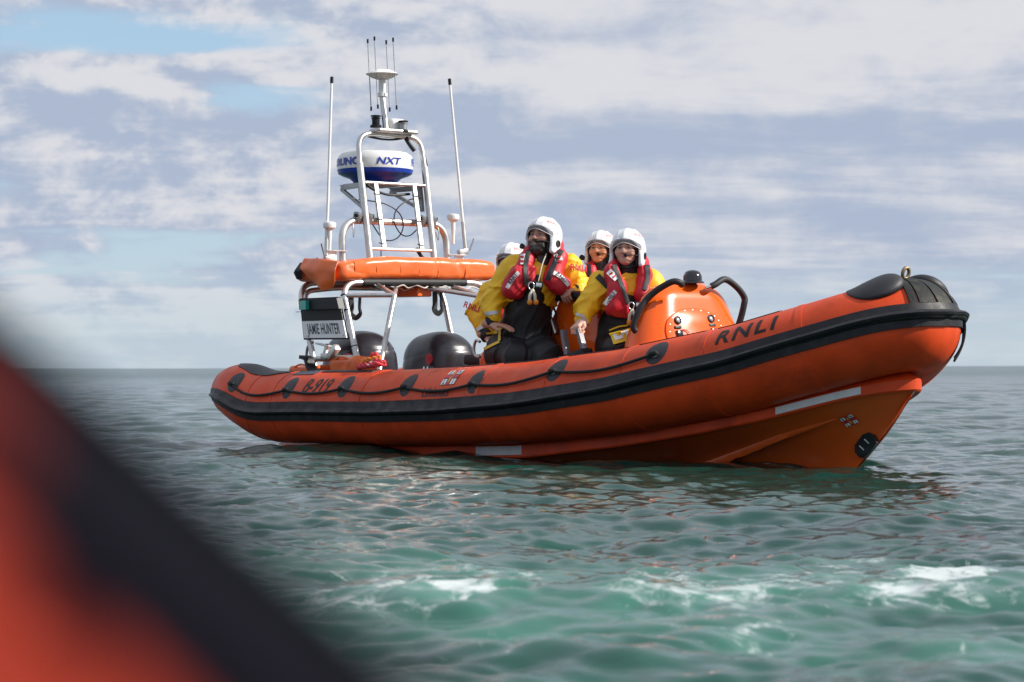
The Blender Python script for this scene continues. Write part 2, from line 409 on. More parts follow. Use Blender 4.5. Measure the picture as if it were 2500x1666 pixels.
# disturbed water pushed up along the drifting boat's quarter, and the low wash in the foreground
def bump_w(x0, y0, rx, ry, a, ang_=0.0):
    c, s = math.cos(ang_), math.sin(ang_); u = (c*(WX-x0)+s*(WY-y0))/rx; v = (-s*(WX-x0)+c*(WY-y0))/ry
    return a*np.exp(-u*u-v*v)
for (x0, y0), rx, ry, a in zip([(-1.484,18.638),(-0.75,16.946),(0.394,6.367),(1.182,6.678),(-0.283,6.385)], (1.1, .8, .8, .7, .5), (.35, .3, .25, .25, .22), (.05, .03, .035, .03, .04)): WZ += bump_w(x0, y0, rx, ry, a, .1)
foam = np.zeros_like(WX)
for (x0, y0), rx, ry, a in zip([(-0.342,6.663),(-0.195,6.469),(-0.459,6.82),(0.557,6.696),(0.355,6.475),(0.708,6.554),(1.466,7.599),(1.555,7.447),(1.104,6.565),(1.011,7.052),(0.307,8.672),(0,11.219),(0.107,6.708),(-0.063,7.085),(0.843,7.327),(1.217,8.09),(0.54,7.629),(0.563,5.786),(0.05,5.629),(1.073,5.773),(0.307,6.945),(1.011,7.613),(-0.195,7.36)],
                               (.24, .22, .15, .30, .22, .25, .23, .2, .34, .3, .3, .3, .25, .25, .25, .25, .25, .3, .25, .3, .7, .6, .5), (.50, .36, .32, .65, .42, .36, .5, .45, .3, .36, .3, .3, .4, .4, .4, .45, .4, .4, .35, .4, .7, .6, .6), (.95, .85, .6, .72, .5, .5, .95, .85, .6, .5, .26, .2, .45, .42, .45, .4, .42, .36, .3, .34, .46, .46, .42)):
    foam = np.maximum(foam, bump_w(x0, y0, rx, ry, a))
# a little lapping foam along the hull's waterline
bx_ = (WX-2.3487)*.6198-(WY-15.81)*.7848; by_ = (WX-2.3487)*.7848+(WY-15.81)*.6198
yw = np.interp(bx_, [-6.2, -3, -2, -1.2, -.5, 0], [.86, .82, .62, .42, .2, .03]); foam = np.maximum(foam, .5*np.exp(-((np.abs(by_)-yw)/.045)**2)*((bx_ > -6.2) & (bx_ < .05)))
n_, m_ = WX.shape
V = np.stack([WX+OX, WY+OY, WZ], -1).reshape(-1, 3)
ii = (np.arange(n_-1)[:, None]*m_+np.arange(m_-1)[None, :]).ravel()
sea_m = bpy.data.materials.new('sea_water'); sea_m.use_nodes = True; t = NT(sea_m.node_tree)
pos = t.add('ShaderNodeNewGeometry').outputs['Position']
p1 = t.add('ShaderNodeVectorMath', {0: pos, 1: (1.0, 1.6, .4)}, operation='MULTIPLY').outputs[0]
rip = total_w = t.math('ADD', t.math('MULTIPLY', t.noise(p1, 1.2, 3, .5, .3), .45), t.math('ADD', t.math('MULTIPLY', t.noise(p1, 3.4, 3, .55, .4), .38), t.math('MULTIPLY', t.noise(p1, 10.5, 5, .65, .5), .36)))
calm_a = t.add('ShaderNodeAttribute', attribute_name='calm').outputs['Fac']
bn = t.add('ShaderNodeBump', {'Strength': t.ramp(calm_a, 0.0, 1.0, .42, .16, False), 'Distance': .045, 'Height': rip})
tint = t.ramp(t.noise(pos, .25, 4), .35, .65)
wcol = t.mix(tint, rgba((.003, .034, .027)), rgba((.006, .058, .043)))
fa = t.add('ShaderNodeAttribute', attribute_name='foam').outputs['Fac']
pf = t.add('ShaderNodeVectorMath', {0: pos, 1: (1.0, .75, 1.0)}, operation='MULTIPLY').outputs[0]
fn = t.noise(pf, 8.0, 12, .74, 1.0); fn2 = t.noise(pf, 1.8, 5, .6, 1.5)
lace = t.math('ABSOLUTE', t.math('SUBTRACT', fn2, .5))
fsum = t.math('ADD', t.math('MULTIPLY', fa, .58), t.math('SUBTRACT', t.math('MULTIPLY', fn, 1.35), t.math('MULTIPLY', lace, 1.3)))
fmask = t.ramp(fsum, .82, 1.13)
fmask = t.math('MULTIPLY', fmask, t.ramp(fa, .03, .2))
py_ = t.add('ShaderNodeSeparateXYZ', {0: pos}).outputs[1]
milk = t.math('ADD', t.math('MULTIPLY', t.ramp(fa, 0.0, .7), .45), t.math('MULTIPLY', t.math('MULTIPLY', t.ramp(py_, 10.5, 7.0), t.ramp(t.noise(pos, .8, 3), .35, .65)), .34))
wcol = t.mix(milk, wcol, rgba((.09, .27, .21)))
wrough = t.ramp(t.add('ShaderNodeVectorMath', {0: pos}, operation='LENGTH').outputs[1], 12, 220, .05, .22)
wat = t.add('ShaderNodeBsdfPrincipled', {'Base Color': wcol, 'Roughness': wrough, 'IOR': 1.333, 'Normal': bn})
fo = t.add('ShaderNodeBsdfPrincipled', {'Base Color': rgba((.52, .57, .57)), 'Roughness': .8, 'Normal': bn})
mx = t.add('ShaderNodeMixShader', {0: fmask, 1: wat.outputs[0], 2: fo.outputs[0]})
t.l.new(mx.outputs[0], t.add('ShaderNodeOutputMaterial').inputs[0])
sea = fastmesh('sea', V, np.c_[ii, ii+m_, ii+m_+1, ii+1][:, ::-1], sea_m)
at_ = sea.data.attributes.new('foam', 'FLOAT', 'POINT'); at_.data.foreach_set('value', foam.ravel().astype(np.float32))
at_ = sea.data.attributes.new('calm', 'FLOAT', 'POINT'); at_.data.foreach_set('value', calm.ravel().astype(np.float32))
tag(sea, 'choppy green sea with streaks of white foam', kind='structure')


# ------------------------------------------------------------------ the lifeboat: x forward, y to port, z up from the waterline
def smooth_interp(x, X, Y, w=0.12):
    x=np.asarray(x,float); o=0
    for d,k in ((-1,.1),(-.6,.2),(0,.4),(.6,.2),(1,.1)): o=o+k*np.interp(x+d*w,X,Y)
    return o
TZX=[-6.82,-6.5,-6.25,-5.95,-5.7,-5.0,-4.0,-3.1,-2.24,-1.34,-.45,.13,.37,.55]
TZZ=[.44,.478,.445,.365,.345,.358,.362,.388,.428,.51,.665,.835,.92,.965]
TRX=[-6.75,-6.73,-6.67,-6.57,-6.42,-6.25,-5.95,-5.7,0,.65]
TRR=[.03,.105,.165,.215,.25,.275,.292,.30,.30,.305]
def build_centre():
    a,xn,W,m,n=2.33,.50,.966,2.0,1.44
    xs=np.r_[np.linspace(-6.75,-6.3,30)[:-1],np.linspace(-6.3,-a,110)[:-1]]
    ys=np.where(xs<-6.0,W-.25*np.clip((-6.0-xs)/.82,0,1)**2*.3,W)
    ph=np.linspace(0,np.pi/2,400); xe=-a+(xn+a)*np.sin(ph)**(2/m); ye=W*np.cos(ph)**(2/n)
    x=np.r_[xs,xe]; y=np.r_[ys,ye]
    d=np.r_[0,np.cumsum(np.hypot(np.diff(x),np.diff(y)))]
    s=np.r_[np.linspace(0,.5,40)[:-1],np.linspace(.5,d[-1],260)]
    x=np.interp(s,d,x); y=np.interp(s,d,y)
    z=smooth_interp(x,TZX,TZZ); r=np.interp(x,TRX,TRR)
    C=np.c_[x,-y,z]; T=np.gradient(C,s,axis=0)
    k=np.ones(7)/7
    for j in range(3): T[3:-3,j]=np.convolve(T[:,j],k,'valid')
    T[-1]=(0,1,0)
    T/=np.linalg.norm(T,axis=1)[:,None]
    Nn=np.c_[T[:,1],-T[:,0],0*x]; Nn/=np.linalg.norm(Nn,axis=1)[:,None]
    B=np.cross(Nn,T); B*=np.sign(B[:,2:3])
    return s,C,Nn,B,r
TS,TC,TN,TB,TR=build_centre()
TL=TS[-1]
def tube_pt(s,phi,off=0.):
    """point on the starboard tube: s metres from the stern tip, phi radians up from outboard"""
    s=np.asarray(s,float); phi=np.asarray(phi,float)
    mir=s>TL; ss=np.where(mir,2*TL-s,s)
    g=lambda A:np.stack([np.interp(ss,TS,A[:,j]) for j in range(3)],-1)
    C,N,B=g(TC),g(TN),g(TB); r=np.interp(ss,TS,TR)+off
    P=C+(r*np.cos(phi))[...,None]*N+(r*np.sin(phi))[...,None]*B
    P[...,1]=np.where(mir,-P[...,1],P[...,1])
    return P
def s_of_x(x): return np.interp(x,TC[:,0],TS)
def strake_phi(s):
    x=np.interp(s,TS,TC[:,0])
    lo=np.interp(x,[-6.8,-5.7,-3.1,-2,-1,.42,.65],[-20,-21,-21,-18,-11,-2,0]); hi=np.interp(x,[-6.8,-5.7,-3.1,-2,-1,.42,.65],[10,9,11,14,21,29,29])
    return np.radians(lo),np.radians(hi)

boat = empty('lifeboat', (2.3487, 15.81, 0), math.atan2(-.7848, .6198))
tag(boat, 'orange rigid inflatable lifeboat with black rubbing band lying across the water', 'lifeboat')
def mirror(P): Q = np.array(P, float); Q[..., 1] *= -1; return Q
def strip(s0, s1, a0, a1, off, ns=24, na=10, under=-.006):
    """sheet lying on the tube, a0/a1 may be functions of s"""
    s = np.linspace(s0, s1, ns); f0 = a0(s) if callable(a0) else np.full(ns, a0); f1 = a1(s) if callable(a1) else np.full(ns, a1)
    u = np.linspace(0, 1, na); ph = f0[:, None]+(f1-f0)[:, None]*u; S_ = s[:, None]+0*ph
    return slabgeo(tube_pt(S_, ph, off), tube_pt(S_, ph, under))
# tube (sponson): one continuous air tube round the bow
ns = len(TS); PHI = np.linspace(-np.pi, np.pi, 65)[:-1]
Sfull = np.r_[TS, 2*TL-TS[-2::-1]]
P = tube_pt(Sfull[:, None]+0*PHI, PHI+0*Sfull[:, None]); nn, mm = P.shape[:2]
F = []
for i in range(nn-1):
    for j in range(mm): F.append((i*mm+j, i*mm+(j+1) % mm, (i+1)*mm+(j+1) % mm, (i+1)*mm+j))
F.append(tuple(range(mm))[::-1]); F.append(tuple((nn-1)*mm+j for j in range(mm)))
tube = mesh('inflatable_tube', P, F, M['orange_tube'], boat)
SEAMS = (.88, 1.29, 2.59, 4.13, 4.86, 5.55, 6.19, 6.86)
for s in SEAMS:
    for sgn in (1, -1):
        k = lambda q: q if sgn > 0 else 2*TL-q
        v, f = strip(k(s-.022), k(s+.022), R(-130), R(140), .0035, 3, 40); mesh('seam_tape', v, f, M['orange_tube'], tube, True, 30)
# rubbing strake
prof = [(0, 0), (.015, .010), (.30, .012), (.36, .022), (.42, .042), (.50, .050), (.57, .042), (.63, .020), (.68, .012), (.97, .010), (1, 0)]
lo, hi = strake_phi(np.minimum(Sfull, 2*TL-Sfull)); nose = np.exp(-((Sfull-TL)/.55)**2)
rows = []
for u, o in prof: rows.append(tube_pt(Sfull, lo+(hi-lo)*u, o*(1+.35*nose)*np.clip(np.minimum(Sfull, 2*TL-Sfull)/.35, .15, 1)+(.001)))
Pst = np.stack(rows, 1); v, f = slabgeo(Pst, tube_pt(Sfull[:, None]+0*np.arange(len(prof)), np.stack([lo+(hi-lo)*u for u, _ in prof], 1), -.02))
mesh('rubbing_strake', v, f, M['rubber'], boat, True, 35)
# thick fender round the nose, and the black flap hanging from it to port
sf = np.linspace(TL-.46, TL+.5, 50); w_ = np.clip(1-np.abs((sf-TL-.02)/.48)**2.5, 0, 1)
ctr = tube_pt(sf, R(13)+0*sf, .018); v, f = tubegeo(ctr, .010+.024*w_, 14); mesh('bow_fender', v, f, M['rubber_algae'], boat)
v, f = strip(TL+.12, TL+.27, R(-38), R(12), .034, 8, 16, .02); mesh('bow_flap', v, f, M['rubber'], boat, True, 30)
# ribbed black webbing over the top of the nose
mbw = MB()
for k in range(6):
    a = TL-.075+k*.034
    v, f = strip(a, a+.030, R(28), R(104), .014+.003*(k % 2), 3, 16); mbw.add(v, f)
mbw.build('nose_webbing', M['rubber_algae'], boat)
# domed pads either side of the towing eye
for sgn in (1, -1):
    rh = np.linspace(0, 1, 12); th = np.linspace(0, 2*np.pi, 41)[:-1]
    RH, TH = np.meshgrid(rh, th, indexing='ij'); s = TL-.20+.150*RH*np.cos(TH); ph = R(76)+R(34)*RH*np.sin(TH)
    cx = RH*np.cos(TH); off = .004+.085*np.clip((cx*.95+1)/1.95, 0, 1)**1.3*np.clip(1-RH**3, 0, 1)**.6
    off = np.where(RH > .93, .004, off)
    P = tube_pt(s, ph, off); P = P if sgn > 0 else mirror(P)
    v = P.reshape(-1, 3); F = [(i*40+j, i*40+(j+1) % 40, (i+1)*40+(j+1) % 40, (i+1)*40+j) for i in range(11) for j in range(40)]
    o = mesh('bow_pad', v, F, M['rubber_flat'], boat)
    sm = o.modifiers.new('thick', 'SOLIDIFY'); sm.thickness = .006; sm.offset = 0
    pt = tube_pt(np.array([TL-.235]), np.array([R(99)]), .030)[0]; pt = pt if sgn > 0 else mirror(pt)
    v, f = boxgeo(pt, (.055, .03, .012), rotm(0, -15, 25), .004); mesh('cleat_plate', v, f, M['steel'], o)
ec = [(0.456,0,1.314)][0]
v, f = tubegeo([(ec[0]+.008*math.sin(a), ec[1]+.034*math.cos(a)*.9, ec[2]-.012+.036*math.sin(a)) for a in np.arange(20)*2*np.pi/20], .0125, 8, True); mesh('towing_eye', v, f, M['bronze'], boat)
# anti-slip strips along the top of the tubes
for s0, s1 in ((3.65, 4.09), (4.17, 4.81), (4.91, 5.50), (5.60, 6.14), (6.24, 6.71)):
    for sgn in (1, -1):
        k = lambda q: q if sgn > 0 else 2*TL-q
        v, f = strip(k(s0), k(s1), R(80), R(128), .006, 14, 8); mesh('tread_strip', v, f, M['rubber_flat'], boat, True, 30)
def stern_lo(s): return np.interp(s, [.33, .45, .7, 1.0, 1.3], [R(88), R(66), R(60), R(62), R(80)])
for sgn in (1, -1):
    k = (lambda q: q) if sgn > 0 else (lambda q: 2*TL-q)
    v, f = strip(k(.33), k(1.3), lambda s: stern_lo(np.minimum(s, 2*TL-s)), R(128), .008, 24, 10); mesh('stern_pad', v, f, M['rubber_flat'], boat, True, 30)
    v, f = strip(k(1.40), k(1.72), R(64), R(120), .005, 10, 8); mesh('repair_patch', v, f, M['grey_rubber'], boat, True, 30)
    v, f = strip(k(1.78), k(2.50), R(72), R(122), .006, 12, 8); mesh('tread_strip', v, f, M['rubber_flat'], boat, True, 30)
# grab line: oval patches, eyes, and rope hanging between them
PT = [(0.619,0.506),(1.53,0.524),(2.34,0.559),(3.201,0.559),(4.071,0.541),(4.948,0.663),(5.842,0.681)]
eyes = []
for s0, p0 in PT:
    rh = np.linspace(0, 1, 5); th = np.linspace(0, 2*np.pi, 29)[:-1]; RH, TH = np.meshgrid(rh, th, indexing='ij')
    for sgn in (1, -1):
        P = tube_pt(s0+.085*RH*np.cos(TH), p0+R(21)*RH*np.sin(TH)+R(5), .0045*(RH < .97)+.001)
        P = P if sgn > 0 else mirror(P)
        F = [(i*28+j, i*28+(j+1) % 28, (i+1)*28+(j+1) % 28, (i+1)*28+j) for i in range(4) for j in range(28)]
        o = mesh('grab_line_patch', P, F, M['rubber_flat'], boat)
        e = tube_pt(np.array([s0]), np.array([p0-R(3)]), .022)[0]; e = e if sgn > 0 else mirror(e)
        b0 = tube_pt(np.array([s0]), np.array([p0-R(3)]), 0)[0]; b0 = b0 if sgn > 0 else mirror(b0)
        v, f = revolve([(.022, 0), (.022, .012), (.013, .018), (.016, .026), (.009, .034)], 10, b0, e-b0); mesh('eyelet', v, f, M['steel'] if sgn > 0 else M['rubber'], o)
    eyes.append((s0, p0-R(3)))
for sgn in (1, -1):
    pts = []
    for (sa, pa), (sb, pb) in zip(eyes[:-1], eyes[1:]):
        for t_ in np.linspace(0, 1, 13)[:-1]:
            sag = R(7.5)*4*t_*(1-t_)*min((sb-sa)/.85, 1.0)
            pts.append((sa+(sb-sa)*t_, pa+(pb-pa)*t_-sag))
    pts.append(eyes[-1]); pts = np.array(pts); P = tube_pt(pts[:, 0], pts[:, 1], .021); P = P if sgn > 0 else mirror(P)
    v, f = tubegeo(P, .0115, 8); mesh('grab_line', v, f, M['rope_black'], boat)
    for s0, p0 in eyes:
        P = tube_pt(s0+np.linspace(-.03, .035, 7), p0+0*np.arange(7), .028); P = P if sgn > 0 else mirror(P); v, f = tubegeo(P, [.012, .019, .021, .019, .020, .018, .012], 8); mesh('rope_whipping', v, f, M['rope_black'], boat)
# lettering on the tube, both sides kept to the side in view
def tube_text(name, body, s0, p0, size, mat_, xs=1.0, shear=.3, space=1.0, bold=0.0, off=.003, cuts=5, slope=0.0, pscale=1.0):
    v, f = textgeo(body, size, 0, shear, space, xs, cuts, bold)
    r0 = np.interp(s0, TS, TR); P = tube_pt(s0+v[:, 0], p0+(v[:, 1]*pscale+slope*v[:, 0])/r0, off); return mesh(name, P, f, mat_, boat, False)
ra = [(6.319,0.559),(6.745,1.047),(6.545,0.785)]
tube_text('registration_lettering', 'RNLI', 6.50, R(46), .187, M['black_plastic'], .92, .22, 1.25, .004)
tube_text('boat_number_lettering', 'B-919', 1.93, R(35), .205, M['black_plastic'], .78, .25, 1.0, .002)
tube_text('lifeboats_lettering', 'Lifeboats', 3.61, R(20.5), .105, M['navy'], .92, .15, 1.0, .001)
def flag(s0, p0, place, parent, k=1.0):
    """small house flag: white quarters lettered, red cross with blue edge, yellow anchor and crown"""
    def quad(x0, x1, y0, y1, m_, off, nm):
        u = np.linspace(x0, x1, 4); q = np.linspace(y0, y1, 4); U, Q_ = np.meshgrid(u, q, indexing='ij'); v, f = gridgeo(place(U*k, Q_*k, off)); return mesh(nm, v, f, m_, parent, False)
    base = quad(-.092, .092, -.062, .062, M['navy'], .003, 'house_flag')
    par = base
    def q2(*a):
        o = quad(*a); o.parent = par; return o
    q2(-.022, .022, -.062, .062, M['red'], .0045, 'cross'); q2(-.092, .092, -.014, .014, M['red'], .0047, 'cross')
    for (x0, x1), (y0, y1), L in (((-.092, -.026), (.018, .062), 'R'), ((.026, .092), (.018, .062), 'N'), ((-.092, -.026), (-.062, -.018), 'L'), ((.026, .092), (-.062, -.018), 'I')):
        q2(x0+.003, x1-.003, y0+.002, y1-.002, M['white_sign'], .0045, 'white_quarter')
        v, f = textgeo(L, .048, 0, 0, 1, 1.0, 0, .0015); P = place((v[:, 0]+(x0+x1)/2)*k, (v[:, 1]+(y0+y1)/2-.002)*k, .006); mesh('letter', P, f, M['navy'], par, False)
    for y0, y1 in ((.012, .042), (-.044, -.004)): q2(-.010, .010, y0, y1, M['yellow_mark'], .006, 'anchor')
    return base
fs, fp = [(3.728,0.82)][0]
flag(fs, fp, lambda U, Q_, off: tube_pt(fs+U, fp+Q_*1.35/.3, off), boat, .95)

# ---- rigid hull
def sup(a, xn, W, m, n, N=160):
    ph = np.linspace(0, np.pi/2, N); return -a+(xn+a)*np.sin(ph)**(2/m), W*np.cos(ph)**(2/n)
hx_, hy2 = sup(2.3, .515, .84, 2.0, 1.55); hx_ = np.r_[np.linspace(-6.0, -2.3, 60)[:-1], hx_]; hy2 = np.r_[np.full(59, .84), hy2]
FX = [-6, -5, -4.06, -2.56, -1.51, -.84, -.28, .286, .47, .515]
ZU = smooth_interp(hx_, FX, [.01, .03, .056, .112, .212, .296, .405, .560, .602, .616], .15); ZL = smooth_interp(hx_, FX, [-.11, -.09, -.058, .002, .113, .212, .324, .478, .512, .522], .15)
d = np.gradient(np.c_[hx_, -hy2], axis=0); nrm = np.c_[d[:, 1], -d[:, 0]]; nrm /= np.linalg.norm(nrm, axis=1)[:, None]; nrm[-1] = (1, 0)
def flange_side(sgn):
    o_ = []
    for z, k in ((ZU+.07, -.16), (ZU+.012, .0), (ZU, .018), (ZU-.012, .030), (ZL+.012, .030), (ZL, .020), (ZL, -.03)):
        o_.append(np.c_[hx_+nrm[:, 0]*k, (-hy2+nrm[:, 1]*k)*1.0, z])
    P = np.stack(o_, 1); P[..., 1] = np.minimum(P[..., 1], 0.0)
    return P if sgn > 0 else mirror(P)
Pf = np.concatenate([flange_side(1), flange_side(-1)[::-1][1:]], 0); v, f = gridgeo(Pf)
mesh('hull_flange', v, f, M['orange_tube'], boat, True, 35)
# keel line and side panels with a moulded spray rail
KX = [.515, .33, .06, 0.0, -.06, -.18, -.5, -1.2, -2.5, -6.0]; KZ = [.515, .275, .025, -.02, -.06, -.11, -.19, -.28, -.36, -.40]
tt = np.linspace(0, 1, len(hx_)); keel_x = np.interp(tt, [0, .25, .55, .78, .9, .96, 1], [-6.0, -3.4, -1.5, -.35, .06, .33, .515])
kz = np.interp(keel_x, KX[::-1], KZ[::-1])
kz = np.convolve(np.r_[[kz[0]]*4, kz, [kz[-1]]*4], np.ones(9)/9, 'valid'); kz[-1] = .515
vv = np.linspace(0, 1, 26)
def hull_side(sgn):
    A = np.c_[hx_, -hy2+.02*(hy2 > .03), ZL+.004]; A[:, 1] = np.minimum(A[:, 1], 0); B = np.c_[keel_x, 0*kz-.012*np.clip((.515-keel_x)/.05, 0, 1), kz]
    P = A[:, None, :]*(1-vv)[None, :, None]+B[:, None, :]*vv[None, :, None]
    flare = np.sin(np.pi*vv)*.06*np.interp(hx_, [-3, -1, .4], [.3, 1, .4])[:, None]
    P[..., 1] += flare; 
    # spray rail: a small step running forward and upward, dying away towards the stem
    rail = np.interp(tt, [0, .40, .523, .592, .656, .757, .85], [.60, .58, .52, .40, .29, .20, .16]); amp = np.interp(tt, [0, .5, .62, .70, .78, 1], [.04, .042, .036, .022, 0, 0])
    u = (vv[None, :]-rail[:, None])/.075; w2 = np.where(u > 0, np.exp(-(u*2.6)**2), np.exp(-(u*.9)**2)); P[..., 1] -= amp[:, None]*w2; P[..., 2] += .25*amp[:, None]*w2
    P[..., 1] = np.minimum(P[..., 1], 0)
    return P
PH_ = hull_side(1)
mb = MB(); v, f = gridgeo(PH_); mb.add(v, [q[::-1] for q in f]); v, f = gridgeo(mirror(PH_)); mb.add(v, f)
hull = mb.build('hull', M['orange_hull'], boat, True, 60)
def hull_pt(px_t, vq, off=0.0):
    """point on the starboard hull side at station fraction and section fraction"""
    i = np.clip(np.asarray(px_t)*(len(hx_)-1), 0, len(hx_)-1.001); j = np.clip(np.asarray(vq)*25, 0, 24.999)
    i0 = i.astype(int); j0 = j.astype(int); fi = (i-i0)[..., None]; fj = (j-j0)[..., None]
    p_ = lambda a, b: PH_[a, b]
    q = p_(i0, j0)*(1-fi)*(1-fj)+p_(i0+1, j0)*fi*(1-fj)+p_(i0, j0+1)*(1-fi)*fj+p_(i0+1, j0+1)*fi*fj
    du = p_(i0+1, j0)-p_(i0, j0); dv = p_(i0, j0+1)-p_(i0, j0); n = np.cross(dv, du); n /= np.linalg.norm(n, axis=-1)[..., None]+1e-9
    n *= -np.sign(n[..., 1:2]+1e-9)
    return q+n*(np.asarray(off)[..., None] if np.ndim(off) else off)


# hull fittings: pale rubbing plates on the flange, stem plate, house flag
def flange_plate(x0, x1, z0=.2, z1=.8):
    xs = np.linspace(x0, x1, 16); y = np.interp(xs, hx_, hy2); zu = np.interp(xs, hx_, ZU); zl = np.interp(xs, hx_, ZL)
    nx = np.interp(xs, hx_, nrm[:, 0]); ny = np.interp(xs, hx_, nrm[:, 1]); q = np.linspace(z0, z1, 4)
    def at_off(o): return np.stack([np.c_[xs+nx*o, -y+ny*o, zl+(zu-zl)*k] for k in q], 1)
    return slabgeo(at_off(.036), at_off(.02))
for x0, x1 in ([(-0.22,-0.5,0.363)][0][0]-.02, [(0.297,-0.25,0.503)][0][0]-.01), ([(-3.131,-0.84,0.023)][0][0], [(-2.573,-0.84,0.044)][0][0]):
    v, f = flange_plate(x0, x1, .24, .84); mesh('rubbing_plate', v, f, M['grey_pad'], boat, True, 30)
def hull_patch(t0, t1, v0, v1, off, n=8):
    A, B = np.meshgrid(np.linspace(t0, t1, n), np.linspace(v0, v1, n), indexing='ij'); return slabgeo(hull_pt(A, B, off), hull_pt(A, B, -.01))
th = np.linspace(0, 2*np.pi, 25)[:-1]
tr = np.linspace(.36, .765, 60); vr = np.interp(tr, [.36, .40, .523, .592, .656, .757, .77], [.60, .58, .52, .40, .29, .20, .195]); kr = np.clip((.765-tr)/.16, 0, 1)**.7
for sgn in (1, -1):
    P = np.stack([hull_pt(tr, vr-.075*kr-.003, -.004), hull_pt(tr, vr-.035*kr, .015*kr), hull_pt(tr, vr, .034*kr), hull_pt(tr, vr+.012, .029*kr), hull_pt(tr, vr+.022*kr+.002, -.004)], 1)
    v, f = gridgeo(P if sgn > 0 else mirror(P)); mesh('spray_rail', v, f, M['orange_hull'], hull, True, 50)
# black stem plate with slots
def stem_at(tq, dq): return hull_pt(tq, 1-dq, 0)
Pz = []; 
def hull_find(px_w):  # nearest hull grid node to a boat-space point
    d_ = np.linalg.norm(PH_-np.array(px_w), axis=-1); i, j = np.unravel_index(np.argmin(d_), d_.shape); return i/(len(hx_)-1), j/25
def hull_poly(pts2, off, name, m_, parent):
    """fan-filled outline given in (metres along, metres up) about a centre on the hull, pressed on the hull surface"""
    C0 = pts2['c']; ex = np.array(pts2['x']); ex /= np.linalg.norm(ex); ez = np.array(pts2['z']); ez -= ex*(ez@ex); ez /= np.linalg.norm(ez); n = np.cross(ex, ez); n *= -np.sign(n[1])
    out = [C0+ex*a+ez*b for a, b in pts2['o']]; k = len(out)
    V = [p+n*off for p in out]+[p-n*.02 for p in out]; F = [tuple(range(k))]+[(i, i+k, (i+1) % k+k, (i+1) % k) for i in range(k)]
    return mesh(name, V, F, m_, parent, False), n, ex, ez
c0 = np.array([(0.151,-0.03,0.145)][0]); stem_dir = np.array((.34, 0, .33))
ti, vj = hull_find(c0); dv_ = hull_pt(np.array([ti]), np.array([min(vj+.02, 1)]))[0]-hull_pt(np.array([ti]), np.array([vj-.06]))[0]
hx0 = hull_pt(np.array([ti]), np.array([vj]))[0]
o_ = [(.075*np.cos(a)*(1 if np.cos(a) > 0 else .9), .06*np.sin(a)) for a in th]
o_ = [(-.085, -.028), (-.06, -.058), (0, -.066), (.09, -.06), (.115, -.01), (.105, .03), (.06, .052), (-.04, .05), (-.08, .02)]
side_n = np.array((.35, -1.0, -.12)); ezv = np.cross(np.cross(stem_dir, side_n), stem_dir)
plate, pn, pex, pez = hull_poly({'c': c0+np.array((-.035, -.012, .0)), 'x': stem_dir, 'z': np.cross(side_n, stem_dir), 'o': o_}, .02, 'stem_plate', M['black_gloss'], boat)
for a in (-.02, .045):
    v, f = boxgeo(c0+np.array((-.035, -.012, 0))+pex*a+pn*.021+pez*.0, (.010, .045, .006), np.c_[pex, pez, np.cross(pex, pez)], .002); mesh('slot', v, f, M['steel'], plate)
fc = np.array([(0.08,-0.13,0.375)][0]); ti, vj = hull_find(fc); fc = hull_pt(np.array([ti]), np.array([vj]), 0)[0]
e1 = hull_pt(np.array([ti+.03]), np.array([vj]))[0]-hull_pt(np.array([ti-.03]), np.array([vj]))[0]; e1 /= np.linalg.norm(e1)
e2 = hull_pt(np.array([ti]), np.array([vj-.06]))[0]-hull_pt(np.array([ti]), np.array([vj+.06]))[0]; e2 -= e1*(e1@e2); e2 /= np.linalg.norm(e2)
en = np.cross(e1, e2); en *= -np.sign(en[1])
ang_ = R(12); e1r = e1*math.cos(ang_)+e2*math.sin(ang_); e2r = -e1*math.sin(ang_)+e2*math.cos(ang_)
flag(0, 0, lambda U, Q_, off: fc+U[..., None]*e1r*.85+Q_[..., None]*e2r*1.15+en*(off+.006), boat, .62)
# deck and transom
dk = np.array([(-5.55, -.86), (-2.3, -.86), (-1.2, -.74), (-.3, -.42), (.15, -.1), (.15, .1), (-.3, .42), (-1.2, .74), (-2.3, .86), (-5.55, .86)])
n_ = len(dk); zk = np.interp(dk[:, 0], [-5.6, -2.3, -.3, .15], [.16, .18, .35, .5])
v = np.r_[np.c_[dk, zk], np.c_[dk, zk-.04]]; f = [tuple(range(n_)), tuple(range(n_, 2*n_))[::-1]]+[(i, (i+1) % n_, (i+1) % n_+n_, i+n_)[::-1] for i in range(n_)]
mesh('deck', v, f, M['deck'], boat, False)
v, f = boxgeo((-5.5, 0, .28), (.07, 1.5, .75), rotm(0, -8, 0), .02); mesh('transom', v, f, M['orange_hull'], boat, True, 40)

